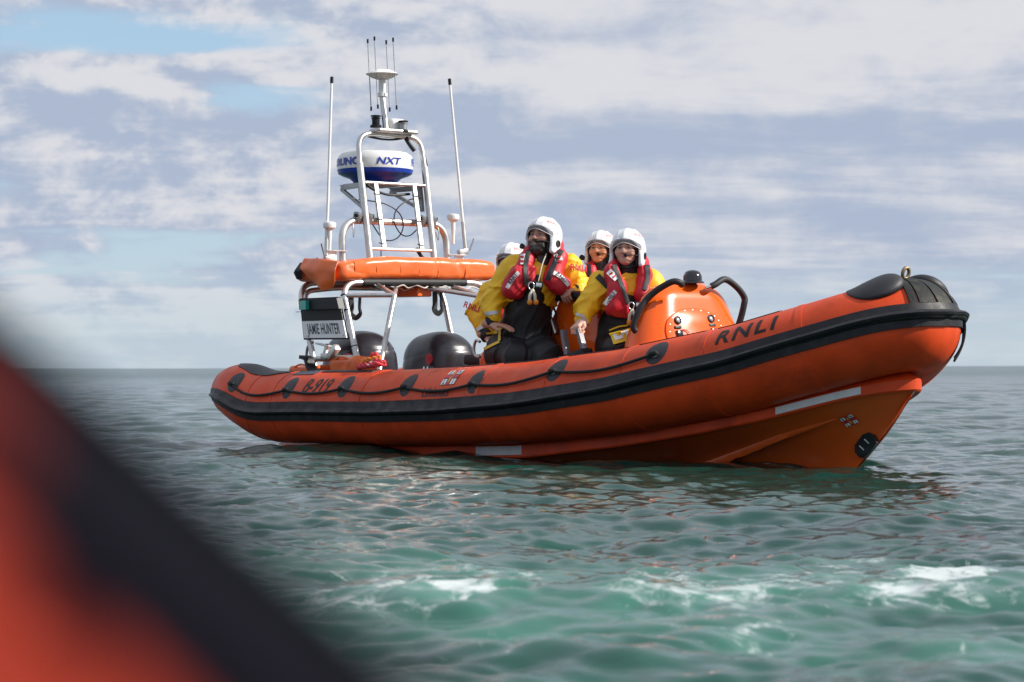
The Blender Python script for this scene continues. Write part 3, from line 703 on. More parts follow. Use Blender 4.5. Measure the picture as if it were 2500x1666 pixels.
# ------------------------------------------------------------------ outboard engines
def engine(y):
    root_c = np.array((-5.44, y, .70))
    def cowl(P):
        q = P-root_c.astype(np.float32); x, yy, z = q[..., 0], q[..., 1], q[..., 2]
        taper = 1-.20*np.clip(z, 0, .4)/.3
        d1 = sd_box(np.stack([x+.12*np.clip(z, 0, 1)**2*2, yy/taper, z], -1), (0, 0, -.12), (.335, .258, .39), .20)
        top = sd_ell(P, root_c+np.array((.02, 0, .05)), (.31, .243, .245))
        d = smin(d1, top, .05)
        # moulded shoulder line and side scoops
        rim = np.abs(z-.075-.18*(x+.05)*(x > -.3))
        d = d+.006*np.exp(-(rim/.010)**2)
        sc_ = sd_ell(P, root_c+np.array((.12, -.272, .02)), (.17, .03, .14)); d = smax(d, -sc_, .02)
        sc_ = sd_ell(P, root_c+np.array((.12, .272, .02)), (.17, .03, .14)); d = smax(d, -sc_, .02)
        vent = sd_ell(P, root_c+np.array((-.34, -.08, .16)), (.06, .05, .03)); d = smax(d, -vent, .01)
        return d
    o = sdf('outboard_engine', cowl, root_c-np.array((.50, .38, .52)), root_c+np.array((.46, .38, .42)), .0115, M['engine'], boat, 2)
    v, f = boxgeo(root_c+np.array((-.02, 0, -.62)), (.34, .26, .5), None, .06, 3); mesh('engine_leg', v, f, M['engine_panel'], o)
    v, f = boxgeo(root_c+np.array((-.02, 0, -.22)), (.78, .60, .05), None, .02, 2); mesh('cowl_latch_band', v, f, M['engine_panel'], o)
    return o, root_c
for y, px, py in ((-.36, 883, 878), (.49, 1106, 874)):
    o, rc = engine(y)
    # stickers and horsepower figures on the starboard face, resting on the cowl skin
    me = o.data; co = np.empty(len(me.vertices)*3, np.float32); me.vertices.foreach_get('co', co); co = co.reshape(-1, 3)
    def press(x, z):
        d_ = np.hypot(co[:, 0]-x, co[:, 2]-z)+10*(co[:, 1] > rc[1]); return co[np.argsort(d_)[:4], 1].mean()
    xc, zc_ = rc[0]+.17, rc[2]+.055
    vs = [(xc, press(xc, zc_)-.004, zc_)]
    for a in th: vs.append((xc+.048*math.cos(a), press(xc+.048*math.cos(a), zc_+.048*math.sin(a))-.004, zc_+.048*math.sin(a)))
    mesh('warning_sticker', vs, [(0, 1+(i+1) % 24, 1+i) for i in range(24)], M['red'], o, False)
    v, f = textgeo('115', .105, .0, .15, 1.0, 1.0, 0, .004); xt, zt = rc[0]+.15, rc[2]-.055
    mesh('horsepower_figures', [(xt+a, press(xt+a, zt+b)-.006, zt+b) for a, b, _ in v], f, M['steel'], o, False)

# ------------------------------------------------------------------ A-frame of aluminium tube
ar = .0265
fh = fillet([(-4.88, -.76, .70), (-5.13, -.76, 1.395), (-5.13, .76, 1.425), (-4.88, .76, .70)], .17, 8)
af = pipe('front_hoop', fh, ar, M['alu'], boat, 14, curve=False)
ah = fillet([(-5.52, -.76, .66), (-5.79, -.76, 1.415), (-5.79, .76, 1.435), (-5.52, .76, .66)], .19, 8)
pipe('rear_hoop', ah, ar, M['alu'], boat, 14, curve=False)
pipe('brace_tube', fillet([(-5.70, -.755, 1.20), (-5.74, -.72, 1.34), (-5.70, -.42, 1.375), (-5.70, .5, 1.38)], .14), .023, M['alu'], boat, 12, curve=False)
for sgn in (-1, 1):
    pipe('side_rail', [(-5.545, sgn*.76, .755), (-4.905, sgn*.76, .765)], .024, M['alu'], boat, 12)
    nd = np.array((-4.77, sgn*.47, 1.285))
    pipe('strut', [(-4.58, sgn*.76, .66), nd], .022, M['alu'], boat, 12)
    pipe('strut', [nd, (-5.13, sgn*.40, 1.385)], .019, M['alu'], boat, 12)
    pipe('strut', [(-5.085, sgn*.76, 1.285), nd+np.array((.0, sgn*.0, 0))], .019, M['alu'], boat, 12)
    pipe('strut', [nd, (-5.30, sgn*.10, 1.385), (-5.72, sgn*.02, 1.39)], .019, M['alu'], boat, 12)
for a, b in ((.09, .515), (.555, .80)):
    ya, yb = -.62+a*1.45-.06, -.62+b*1.45
    pipe('foam_sleeve', [(-5.13, ya, 1.396+.0197*(ya+.76)), (-5.13, yb, 1.396+.0197*(yb+.76))], .035, M['foam'], boat, 14)
for i, z in ((3, 1.16), (6, .86), (0, 1.29)):
    x = -4.88-.25*(z-.70)/.695; v, f = revolve([(ar+.002, -.004), (ar+.004, 0), (ar+.002, .004)], 14, (x, -.76, z), (-.34, 0, .94)); mesh('cable_tie', v, f, M['black_plastic'], boat)
# navigation light board and name board
b0 = [(-5.691,-0.8,1.275),(-5.099,-0.8,1.274),(-5.035,-0.8,1.082),(-5.659,-0.8,1.082)]; b1 = [(-5.656,-0.8,1.079),(-5.032,-0.8,1.078),(-4.981,-0.8,0.931),(-5.621,-0.8,0.935)]
def board(name, q, m_, th_=.02, par=boat, dy=0.0):
    q = np.array(q)+np.array((0, dy, 0)); v = np.r_[q+np.array((0, -th_/2, 0)), q+np.array((0, th_/2, 0))]
    return mesh(name, v, [(0, 1, 2, 3), (7, 6, 5, 4), (0, 4, 5, 1), (1, 5, 6, 2), (2, 6, 7, 3), (3, 7, 4, 0)], m_, par, False)
lb = board('light_board', b0, M['black_plastic']); board('board_shelf', [(-5.633,-0.83,1.263),(-5.054,-0.83,1.262),(-5.018,-0.83,1.173),(-5.62,-0.83,1.175)], M['black_plastic'], .06, lb)
gl = board('green_lamp', [(-5.571,-0.87,1.25),(-5.47,-0.87,1.251),(-5.467,-0.87,1.175),(-5.559,-0.87,1.174)], M['green_lens'], .05, lb)
nb = board('name_board', b1, M['white_sign'], .014, boat, -.004)
board('board_backing', [(-5.689,-0.785,1.083),(-5.042,-0.785,1.082),(-4.988,-0.785,0.917),(-5.657,-0.785,0.921)], M['black_plastic'], .012, boat)
q = np.array(b1); ctr = q.mean(0); ex = (q[1]-q[0]+q[2]-q[3]); ex /= np.linalg.norm(ex)
v, f = textgeo('JAMIE HUNTER', .125, 0, 0, 1.08, .56, 0, .0018)
mesh('name_lettering', [ctr+ex*a*.97+np.array((-.028*b/.1, -.0135, b)) for a, b, _ in v], f, M['navy'], nb, False)
for px, py in ((748.5, 820), (838.5, 818)):
    c = [(-5.576,-0.815,0.955),(-5.019,-0.815,0.955)][0 if px < 800 else 1]; v, f = revolve([(.008, 0), (.006, .005)], 10, c, (0, -1, 0)); mesh('screw', v, f, M['steel'], nb)
# fairlead bracket on the side rail and the stern handle
br = (-5.33, -.79, .80)
mb = MB(); mb.add(*boxgeo((br[0]-.02, br[1], br[2]+.075), (.20, .05, .016), rotm(0, 8, 0), .006)); mb.add(*boxgeo((br[0]+.02, br[1], br[2]+.03), (.035, .04, .11), rotm(0, 25, 0), .006)); mb.add(*boxgeo((br[0]+.12, br[1], br[2]+.012), (.15, .06, .06), rotm(0, -38, 0), .012)); mb.add(*boxgeo((br[0]+.02, br[1], br[2]-.02), (.10, .065, .05), None, .012))
mb.build('fairlead_bracket', M['alu'], boat)
pipe('stern_handle', [(-5.56, -.76, .90), (-5.64, -.76, .86), (-5.66, -.76, .76), (-5.60, -.76, .68)], .012, M['alu_dark'], boat, 8)
pipe('light_board_wire', [(-5.768,-0.8,1.161),(-5.679,-0.8,1.16)], .003, M['black_plastic'], boat, 6)
# curved black fairlead horn on the tube
hp = np.array([(-5.561,-0.86,0.774),(-5.485,-0.86,0.76),(-5.454,-0.86,0.711),(-5.423,-0.86,0.67),(-5.335,-0.86,0.649)]); v, f = tubegeo(catmull(hp, 6), .02, sq=(.085, .03)); mesh('rope_horn', v, f, M['rubber'], boat, True, 35)
v, f = boxgeo(hp[-1]+np.array((-.07, 0, -.012)), (.22, .10, .03), None, .01); mesh('horn_base', v, f, M['rubber'], boat, True, 35)

# ------------------------------------------------------------------ righting bag lashed on top of the frame
bag_c = np.array((-5.45, .03, 1.508))
def bagf(P):
    q = P-bag_c.astype(np.float32); yy = q[..., 1]
    thick = .074+.022*np.clip((yy+.85)/.35, 0, 1)-.02*np.clip((yy-.6)/.3, 0, 1)
    d = sd_box(np.stack([q[..., 0], yy, (q[..., 2]+.02-.045*np.clip((yy+.8)/.5, 0, 1))*.12/thick], -1), (0, 0, 0), (.37, .83, .12), .07)
    return d+.010*vnoise(P, 5.0, 3, 2)+.004*vnoise(P, 20, 8, 2)+.007*np.exp(-(vnoise(P, 8, 5, 1)/.1)**2)
bag = sdf('righting_bag', bagf, bag_c-np.array((.48, .95, .26)), bag_c+np.array((.48, .95, .30)), .0125, M['orange_fabric'], boat, 2)
# tabs along its lower front edge
for a, b in ((865, 893), (918, 957), (977, 1006), (1022, 1052), (1068, 1112), (1135, 1170)):
    ya = [(-5.09,-0.657,1.396),(-5.09,-0.541,1.399),(-5.09,-0.436,1.401),(-5.09,-0.271,1.404),(-5.09,-0.185,1.406),(-5.09,-0.061,1.409),(-5.09,0.008,1.41),(-5.09,0.139,1.413),(-5.09,0.209,1.414),(-5.09,0.403,1.418),(-5.09,0.505,1.42),(-5.09,0.662,1.423)]
    ks = {865: 0, 918: 2, 977: 4, 1022: 6, 1068: 8, 1135: 10}[a]; y0, y1 = ya[ks][1], ya[ks+1][1]
    rows_ = []
    for x, z in ((-5.10, 1.575), (-5.08, 1.56), (-5.072, 1.50), (-5.085, 1.462), (-5.13, 1.435), (-5.18, 1.40)): rows_.append([(x, y0+(y1-y0)*t_, z+.012*t_) for t_ in (0, .25, .5, .75, 1)])
    P = np.array(rows_); v, f = slabgeo(P, P-np.array((.01, 0, .003))); mesh('lashing_tab', v, f, M['orange_fabric'], bag, True, 40)
# loose folded flap at the starboard end
def sheet(name, pts, m_, par, th_=.006, wav=.012, sd=1):
    P = np.array(pts, float); n, m = P.shape[:2]; u = np.linspace(0, 1, n); uu = np.linspace(0, 1, 14); w2 = np.linspace(0, 1, m); ww = np.linspace(0, 1, 14)
    Q = np.stack([np.stack([np.interp(ww, w2, [np.interp(a, u, P[:, j, k]) for j in range(m)]) for a in uu]) for k in range(3)], -1)
    nz = wav*vnoise(Q.astype(np.float32), 16, sd, 2); Q = Q+nz[..., None]*np.array((.6, -1, .3)); v, f = slabgeo(Q, Q+np.array((.0, th_, .002))); return mesh(name, v, f, m_, par, True, 60)
sheet('bag_flap', [[(-5.62, -.80, 1.61), (-5.38, -.83, 1.60), (-5.12, -.80, 1.57)], [(-5.60, -.87, 1.53), (-5.36, -.89, 1.51), (-5.10, -.84, 1.49)], [(-5.48, -.85, 1.44), (-5.30, -.87, 1.40), (-5.12, -.83, 1.40)], [(-5.38, -.83, 1.37), (-5.27, -.85, 1.32), (-5.17, -.82, 1.35)]], M['orange_fabric'], bag, sd=4, wav=.02)
sheet('bag_flap', [[(-5.74, -.78, 1.55), (-5.66, -.83, 1.58), (-5.58, -.80, 1.58)], [(-5.75, -.84, 1.50), (-5.67, -.88, 1.51), (-5.60, -.86, 1.51)], [(-5.72, -.83, 1.45), (-5.67, -.86, 1.44), (-5.63, -.84, 1.44)]], M['rubber_flat'], bag, sd=6, wav=.015)
v, f = boxgeo((-5.36, .10, 1.335), (.34, .22, .08), rotm(0, 0, 20), .015); mesh('bag_pouch', v, f, M['orange_fabric'], bag, True, 40)
mbl = [(-5.11+.02*math.sin(k*2.1), -.45+.075*k, 1.385-.022*(k % 2)) for k in range(16)]
pipe('lashing_cord', mbl, .006, M['cord_white'], bag, 6, 3); pipe('lashing_cord', [(a-.10, b+.03, c-.02) for a, b, c in mbl], .006, M['cord_white'], bag, 6, 3)
# black hand-strap loops under the frame
def loop(c, wd, hgt, rz):
    a = np.array([(0, -wd, hgt), (0, -wd*.9, .07), (0, -wd*1.1, .02), (0, 0, -.015), (0, wd*1.1, .02), (0, wd*.9, .07), (0, wd, hgt)])@rotm(0, 0, rz).T+np.array(c)
    P = catmull(a, 4); v, f = tubegeo(P, .02, sq=(.045, .014)); return mesh('hand_strap', v, f, M['foam'], boat, True, 40)
l1 = [(-5.25,0.336,1.165),(-5.25,-0.535,1.119)]
loop(l1[0], .045, .20, 12); loop(l1[1], .055, .16, 12)

# ------------------------------------------------------------------ mast: roll bar, ladder hoop, radar, aerials
def mx_(z): return -5.317-.178*(z-1.655)
rb = fillet([(-5.40, -.555, 1.44), (-5.43, -.555, 1.945), (-5.43, .555, 1.945), (-5.40, .555, 1.44)], .19, 8)
pipe('roll_bar', rb, .031, M['alu'], boat, 14, curve=False)
mh = fillet([(mx_(1.5), -.34, 1.5), (mx_(2.43), -.345, 2.43)], .1); 
for sgn in (-1, 1): pipe('mast_leg', [(mx_(1.5), sgn*.34, 1.5), (mx_(2.44), sgn*.345, 2.44)], .030, M['alu'], boat, 14)
top_h = fillet([(mx_(2.44), -.345, 2.42), (mx_(2.70), -.33, 2.705), (mx_(2.70), .33, 2.705), (mx_(2.44), .345, 2.42)], .15, 8)
pipe('mast_hoop', top_h, .024, M['alu'], boat, 14, curve=False)
def bar(name, a, b, sq=None, r=.015, m_='alu', par=boat): 
    v, f = tubegeo([a, b], r, 10, sq=sq); return mesh(name, v, f, M[m_], par, True, 40)
bar('ladder_rung', (mx_(2.275), -.335, 2.275), (mx_(2.275), .335, 2.275), r=.016); bar('ladder_rung', (mx_(1.70), -.335, 1.70), (mx_(1.70), .335, 1.70), r=.015)
for y0, y1 in ((-.205, -.185), (.205, .215)): bar('ladder_upright', (mx_(2.27), y0, 2.27), (mx_(1.71), y1, 1.71), sq=(.036, .026))
for y0 in (-.20, .21):
    for z in (2.18, 1.96, 1.75): v, f = boxgeo((mx_(z), y0, z), (.042, .042, .007), rotm(0, 10, 0)); mesh('cable_tie', v, f, M['black_plastic'], boat, False)
for sgn in (-1, 1):
    for k in (-.062, .05):
        v, f = boxgeo((-5.42, sgn*.345+k*sgn, 1.965), (.09, .045, .09), rotm(0, 20, 0), .012); h_ = mesh('mast_hinge', v, f, M['alu_dark'], boat, True, 40)
        v, f = revolve([(.016, -.04), (.016, .04)], 10, (-5.40, sgn*.345+k*sgn, 1.985), (0, 1, 0)); mesh('hinge_pin', v, f, M['black_plastic'], h_)
    pipe('lanyard_chain', [(-5.42, sgn*.44, 1.95), (-5.40, sgn*.455, 1.88), (-5.40, sgn*.45, 1.80), (-5.41, sgn*.43, 1.87)], .0045, M['alu_dark'], boat, 6)
# loops of cable
pipe('cable', [(-5.50, -.33, 2.13), (-5.42, -.12, 2.10), (-5.40, .03, 2.02), (-5.40, .07, 1.90), (-5.40, -.0, 1.80), (-5.41, -.13, 1.79), (-5.42, -.25, 1.93)], .0055, M['black_plastic'], boat, 6)
pipe('cable', [(-5.48, .33, 2.17), (-5.42, .14, 2.14), (-5.40, .0, 2.05), (-5.39, -.03, 1.94), (-5.39, .04, 1.84), (-5.40, .14, 1.83), (-5.41, .24, 1.90)], .0055, M['black_plastic'], boat, 6)
pipe('cable', [(mx_(2.3), -.33, 2.32), (-5.42, -.26, 2.23), (-5.45, -.05, 2.18), (-5.48, .20, 2.20)], .012, M['black_plastic'], boat, 6)
pipe('cable', [(mx_(2.7), .24, 2.69), (mx_(2.66), .33, 2.64), (mx_(2.5), .368, 2.5), (mx_(2.3), .37, 2.30)], .007, M['black_plastic'], boat, 6)
pipe('cable', [(-5.36, .18, 1.72), (-5.35, .24, 1.64), (-5.36, .33, 1.60)], .016, M['black_plastic'], boat, 6)
pipe('cable', [(-5.35, -.20, 1.70), (-5.35, -.20, 1.60)], .005, M['black_plastic'], boat, 6)
pipe('cable', [(-5.55, -.72, 1.62), (-5.62, -.76, 1.53), (-5.55, -.74, 1.48), (-5.45, -.7, 1.5)], .006, M['black_plastic'], boat, 6)
# radar scanner on its bracket
rc = np.array((-5.72, 0, 2.435)); rr = .335
up = [(rr*.99, -.02), (rr, .0), (rr*.995, .06), (rr*.97, .095), (rr*.9, .122), (rr*.75, .135), (rr*.4, .14), (.01, .141)]
v, f = revolve(up, 64, rc); rad_o = mesh('radar_scanner', v, f, M['white_paint'], boat, True, 30)
v, f = revolve([(.19, -.135), (.20, -.12), (.23, -.095), (rr*.86, -.075), (rr*.97, -.055), (rr*1.0, -.021)], 64, rc); mesh('radar_base', v, f, M['blue'], rad_o, True, 30)
def cyl_text(body, a0, size, xs, z0, name, sh=.0, bold=0.0, m_='blue'):
    v, f = textgeo(body, size, 0, sh, 1.0, xs, 0, bold); a = a0+v[:, 0]/rr
    return mesh(name, np.c_[rc[0]+(rr+.003)*np.cos(a), (rr+.003)*np.sin(a)+rc[1], rc[2]+z0+v[:, 1]], f, M[m_], rad_o, False)
va = R(-40)
cyl_text('FURUNO', va+R(-54), .088, 1.22, .035, 'radar_lettering', 0, .004); cyl_text('NXT', va+R(25), .085, 1.25, .033, 'radar_lettering', .25, .002); cyl_text('FURUNO', va+R(113), .088, 1.22, .035, 'radar_lettering', 0, .004)
v, f = boxgeo(rc+np.array((.0, 0, -.15)), (.40, .42, .02), None, .005); mesh('radar_tray', v, f, M['alu_dark'], boat, True, 30)
for sgn in (-1, 1):
    tri = np.array([(-5.88, sgn*.26, 2.28), (-5.46, sgn*.31, 2.28), (-5.44, sgn*.32, 2.05), (-5.47, sgn*.32, 2.05), (-5.52, sgn*.31, 2.235), (-5.80, sgn*.27, 2.235)])
    v = np.r_[tri+np.array((0, .012, 0)), tri-np.array((0, .012, 0))]; f = [tuple(range(6)), tuple(range(11, 5, -1))]+[(i, i+6, (i+1) % 6+6, (i+1) % 6) for i in range(6)]; mesh('radar_bracket', v, f, M['alu_dark'], boat, False)
    bar('bracket_stay', (-5.86, sgn*.262, 2.245), (-5.45, sgn*.315, 2.06), sq=(.024, .03), m_='alu_dark')
# plate and lamps on the mast head
v, f = boxgeo((mx_(2.73)+.03, .03, 2.735), (.16, .42, .035), None, .016, 3); mesh('masthead_plate', v, f, M['alu'], boat, True, 40)
v, f = boxgeo((mx_(2.80)-.02, .09, 2.80), (.12, .15, .11), None, .035, 3); mesh('lamp_housing', v, f, M['white_plastic'], boat, True, 40)
for c, m1 in (((mx_(2.79)+.08, .10, 2.755), 'alu_dark'), ((mx_(2.83)-.04, -.10, 2.80), 'black_plastic')):
    v, f = revolve([(.034, 0), (.034, .045), (.042, .05), (.042, .056), (.03, .06)], 14, c); o = mesh('masthead_lamp', v, f, M[m1], boat, True, 40)
    v, f = revolve([(.045, .066), (.045, .076), (.02, .08)], 14, c); mesh('lamp_cap', v, f, M['black_plastic'], o, True, 40)
    v, f = revolve([(.05, -.03), (.05, -.01), (.03, 0)], 12, c); mesh('lamp_foot', v, f, M['black_plastic'], o, True, 40)
pipe('horn', [(mx_(2.69), .17, 2.70), (mx_(2.66)+.02, .19, 2.64), (mx_(2.62)+.04, .23, 2.575)], [.022, .018, .02], M['black_plastic'], boat, 10)
pipe('cable', [(mx_(2.7), -.22, 2.68), (mx_(2.68), -.08, 2.665), (mx_(2.68), .05, 2.67), (mx_(2.69), .16, 2.69)], .010, M['black_plastic'], boat, 6)
# direction finder: pole, dish and eight rods
pb, ptp = np.array((mx_(2.73), -.03, 2.73)), np.array((mx_(3.2)+.03, -.035, 3.20))
bar('aerial_pole', pb, ptp-np.array((0, 0, .13)), r=.027); bar('pole_collar', ptp-np.array((0, 0, .155)), ptp-np.array((0, 0, .125)), r=.046, m_='white_plastic'); bar('pole_head', ptp-np.array((0, 0, .13)), ptp, r=.031, m_='white_plastic')
dc = ptp+np.array((0, 0, .04)); v, f = revolve([(.05, -.045), (.09, -.032), (.13, -.008), (.143, 0), (.13, .010), (.10, .026), (.075, .036), (.01, .04)], 40, dc); dish = mesh('direction_finder', v, f, M['white_plastic'], boat, True, 25)
for k in range(4):
    a = R(-40-20+90*k-90+90)+R(-90)*0; a = R(-40)+R(90*k-20); p0 = dc+np.array((.122*math.cos(a), .122*math.sin(a), 0))
    for s_ in (1, -1):
        ln = .31; tip = p0+np.array((-.025*s_, 0.0, s_*ln)); bar('aerial_rod', p0, tip, r=.0045, m_='alu_dark', par=dish); bar('rod_tip', tip-np.array((0, 0, s_*.03)), tip+np.array((0, 0, s_*.006)), r=.0085, m_='black_plastic', par=dish)
# whip aerials, satnav mushrooms and their brackets
for sgn, (pt_, pbm) in ((-1, [(-5.52,-0.591,3.126),(-5.4,-0.73,1.63)]), (1, [(-5.52,0.671,3.205),(-5.4,0.749,1.725)])):
    pt_ = np.array(pt_); pbm = np.array(pbm); d_ = (pt_-pbm)/np.linalg.norm(pt_-pbm)
    wh = pipe('whip_aerial', [pbm+d_*.22, pt_], [.0125, .0105], M['white_plastic'], boat, 12); bar('aerial_tip', pt_-d_*.01, pt_+d_*.045, r=.0145, m_='black_plastic', par=wh); bar('aerial_ferrule', pbm, pbm+d_*.25, r=.018, m_='alu', par=wh)
    v, f = boxgeo(pbm+np.array((0, -sgn*.03, -.02)), (.05, .10, .05), rotm(10, 0, 0), .01); mesh('aerial_clamp', v, f, M['alu'], boat, True, 40); bar('clamp_lever', pbm+np.array((.02, sgn*.03, -.01)), pbm+np.array((.03, sgn*.07, .10)), r=.007, m_='alu_dark')
    bp = np.array((-5.40, sgn*.60, 1.675)); mb = MB(); mb.add(*boxgeo(bp+np.array((0, sgn*.04, 0)), (.07, .20, .008))); mb.add(*boxgeo(bp+np.array((0, sgn*.075, -.09)), (.008, .10, .18), None)); mb.build('aerial_bracket', M['alu'], boat)
for c, tall in (([(-5.4,-0.697,1.714)][0], .165), ([(-5.4,0.613,1.822)][0], .175)):
    v, f = revolve([(.014, -.05), (.014, .0), (.017, .05), (.02, .09), (.02, tall-.035), (.033, tall-.02), (.052, tall-.01), (.056, tall+.02), (.05, tall+.035), (.02, tall+.042)], 20, c); mesh('satnav_aerial', v, f, M['white_plastic'], boat, True, 35)

# ------------------------------------------------------------------ console, pods, rails
def conf(P):
    x, y, z = P[..., 0], P[..., 1]-.03, P[..., 2]
    d1 = (x+1.60)*.95+(z-1.0)*.31; d2 = z-1.345+.10*y*y; d3 = (np.abs(y)-.54)*.965+(z-.9)*.26+.35*np.maximum(-1.72-x, 0); d4 = -(x+1.90)*.97+(z-1.0)*.2; d5 = .2-z
    d = smax(d1, d3, .28); d = smax(d, d2, .16); d = smax(d, d4, .12); return smax(d, d5, .05)
con = sdf('console', conf, (-2.35, -.62, .15), (-1.25, .60, 1.42), .014, M['orange_console'], boat, 2)
fn_ = np.array((.951, 0, .309)); fu = np.array((-.309, 0, .951)); f0 = np.array((-1.60, -.015, 1.0))
def on_con(y, u, o=.0):
    # walk out from the face plane to the console skin
    p_ = f0+np.array((0, y, 0))+fu*u
    for _ in range(12):
        p_ = p_-fn_*float(conf(np.array(p_, np.float32)[None])[0])
    return p_+fn_*o
ho = [(-.30, -.13), (-.295, -.05), (-.255, .03), (-.17, .085), (-.06, .115), (.06, .115), (.17, .095), (.245, .055), (.275, 0), (.28, -.07), (.27, -.13)]
ho = catmull([(a, b, 0) for a, b in ho], 4)[:, :2]
mbh = MB(); ring = np.array([on_con(a, b, .010) for a, b in ho]); ring0 = np.array([on_con(a, b, -.01) for a, b in ho]); ctr = np.array([on_con(a*.96, b*.96-.003, .013) for a, b in ho]); cen = on_con(0, -.01, .013); k = len(ho)
V = np.r_[ring0, ring, ctr, [cen]]; F = [(i, i+1, i+1+k, i+k) for i in range(k-1)]+[(i+k, i+1+k, i+1+2*k, i+2*k) for i in range(k-1)]+[(i+2*k, i+1+2*k, 3*k) for i in range(k-1)]+[(3*k-1, 2*k, 3*k)]
hatch = mesh('hatch', V, F, M['orange_console'], con, True, 35)
ms = MB()
for a, b in ho[::3]: ms.add(*revolve([(.006, 0), (.004, .003)], 8, on_con(a*.90, b*.90-.004, .012), fn_))
tag(ms.build('hatch_screws', M['steel'], hatch), kind='stuff')
for a, b in ((-.17, .02), (.165, .035)):
    c = on_con(a, b, .010); v, f = revolve([(.032, 0), (.032, .010), (.025, .012), (.024, .006)], 18, c, fn_); lamp = mesh('lamp', v, f, M['black_plastic'], hatch, True, 30)
    v, f = revolve([(.023, .004), (.018, .009), (.005, .011)], 14, c, fn_); mesh('lamp_glass', v, f, M['glass_lens'], lamp)
for a, b in ((-.185, -.085), (.165, -.065)):
    c = on_con(a, b, .012); mt = np.c_[fn_, (0, 1, 0), fu]
    v, f = boxgeo(c, (.03, .055, .05), mt, .008); o = mesh('latch', v, f, M['black_gloss'], hatch, True, 40); v, f = boxgeo(c+fu*.05, (.014, .06, .022), mt, .004); mesh('latch_label', v, f, M['black_plastic'], o, True, 40)
rl = [on_con(-.16+.045*math.cos(a)+.02, -.085+.028*math.sin(a), .02) for a in np.linspace(0, 6.0, 12)]; pipe('latch_ring', rl, .004, M['red'], hatch, 6)
v, f = revolve([(.088, 0), (.086, .012), (.072, .02), (.070, .055), (.055, .085), (.03, .097), (.01, .10)], 28, (-1.70, .06, 1.30)); cp = mesh('compass_cover', v, f, M['black_gloss'], con, True, 45)
hs = [(-1.70, -.395, .90), (-1.72, -.42, .915), (-1.75, -.48, .97), (-1.72, -.446, 1.10), (-1.68, -.362, 1.212), (-1.57, -.28, 1.296), (-1.53, -.225, 1.295), (-1.56, -.17, 1.262)]
hp_ = [(-1.66, .15, 1.262), (-1.62, .208, 1.290), (-1.62, .313, 1.333), (-1.62, .43, 1.281), (-1.62, .51, 1.206), (-1.62, .51, 1.145), (-1.65, .49, 1.01), (-1.67, .45, .93)]
for pts in (hs, hp_):
    pc = catmull(pts, 6); hd = pipe('grab_handle', pc[4:-3], .0245, M['foam'], con, 12, curve=False)
    for e_ in (pc[:6], pc[-5:]): v, f = tubegeo(e_, .014, 10); mesh('handle_end', v, f, M['steel'], hd)
# helm pod between the crew
def prism(name, poly, y0, y1, m_, par=boat, bev=.025):
    bm = bmesh.new(); vs = [bm.verts.new((x, y0, z)) for x, z in poly]; fc = bm.faces.new(vs); r_ = bmesh.ops.extrude_face_region(bm, geom=[fc])
    for q in r_['geom']:
        if isinstance(q, bmesh.types.BMVert): q.co.y = y1
    bmesh.ops.recalc_face_normals(bm, faces=bm.faces); bmesh.ops.bevel(bm, geom=list(bm.edges), offset=bev, segments=3, affect='EDGES', profile=.6)
    me = bpy.data.meshes.new(name); bm.to_mesh(me); bm.free(); me.materials.append(m_); me.polygons.foreach_set('use_smooth', [True]*len(me.polygons)); me.set_sharp_from_angle(angle=R(35))
    o = link(bpy.data.objects.new(name, me)); o.parent = par; return o
pp = [(-2.936,-0.22,1.199),(-2.956,-0.22,1.149),(-3.108,-0.22,0.944),(-3.006,-0.22,0.735),(-2.48,-0.22,0.789),(-2.455,-0.22,1.206)]
pp = [(a, c) for a, b, c in pp]; pp[3] = (pp[3][0]+.1, .18); pp[4] = (pp[4][0], .18)
pod = prism('helm_pod', pp, -.22, .24, M['orange_console'])
pipe('pod_seam', [(pp[2][0]+.09, -.225, 1.08), (pp[2][0]+.10, -.225, .92), (pp[2][0]+.13, -.225, .66)], .006, M['black_plastic'], pod, 6)
dr = [(-3.081,-0.25,1.094),(-3.096,-0.25,1.158),(-3.04,-0.25,1.211),(-2.935,-0.25,1.234),(-2.711,-0.25,1.231),(-2.478,-0.25,1.219)]
pipe('dash_rail', dr, [.03, .045, .05, .045, .038, .036], M['rubber'], pod, 12)
kl = [(-3.006,-0.27,1.143),(-2.98,-0.27,1.091),(-2.94,-0.27,1.014),(-2.9,-0.27,0.941)]; pipe('kill_cord_lever', kl, .0165, M['alu'], pod, 10, curve=False)
v, f = revolve([(.02, -.012), (.02, .012)], 12, kl[1], np.array(kl[2])-np.array(kl[1])); mesh('lever_ring', v, f, M['black_plastic'], pod)
pipe('lever_cable', [(-2.901,-0.29,1.14),(-2.871,-0.29,1.089),(-2.881,-0.29,1.035),(-2.851,-0.29,0.987),(-2.861,-0.29,0.931)], .009, M['black_plastic'], pod, 6)
th_ = [(-2.503,-0.52,0.962),(-2.489,-0.52,0.887),(-2.455,-0.52,0.77),(-2.325,-0.52,0.968),(-2.297,-0.52,0.891),(-2.263,-0.52,0.818)]
for a in (0, 3):
    v, f = tubegeo(catmull(th_[a:a+3], 5), .02, sq=(.042, .032)); lv = mesh('side_lever', v, f, M['grey_lever'], boat, True, 40)
    q_ = np.array(th_[a:a+3])+np.array((.024, -.019, 0)); v, f = tubegeo([q_[0]*.35+q_[2]*.65, q_[2]], .01, sq=(.02, .008)); mesh('lever_strip', v, f, M['alu_dark'], lv, True, 40)
v, f = boxgeo(np.array(th_[2])*.5+np.array(th_[5])*.5+np.array((0, .02, -.03)), (.24, .12, .07), rotm(0, -14, 0), .025, 3); mesh('lever_mount', v, f, M['rubber'], boat, True, 40)
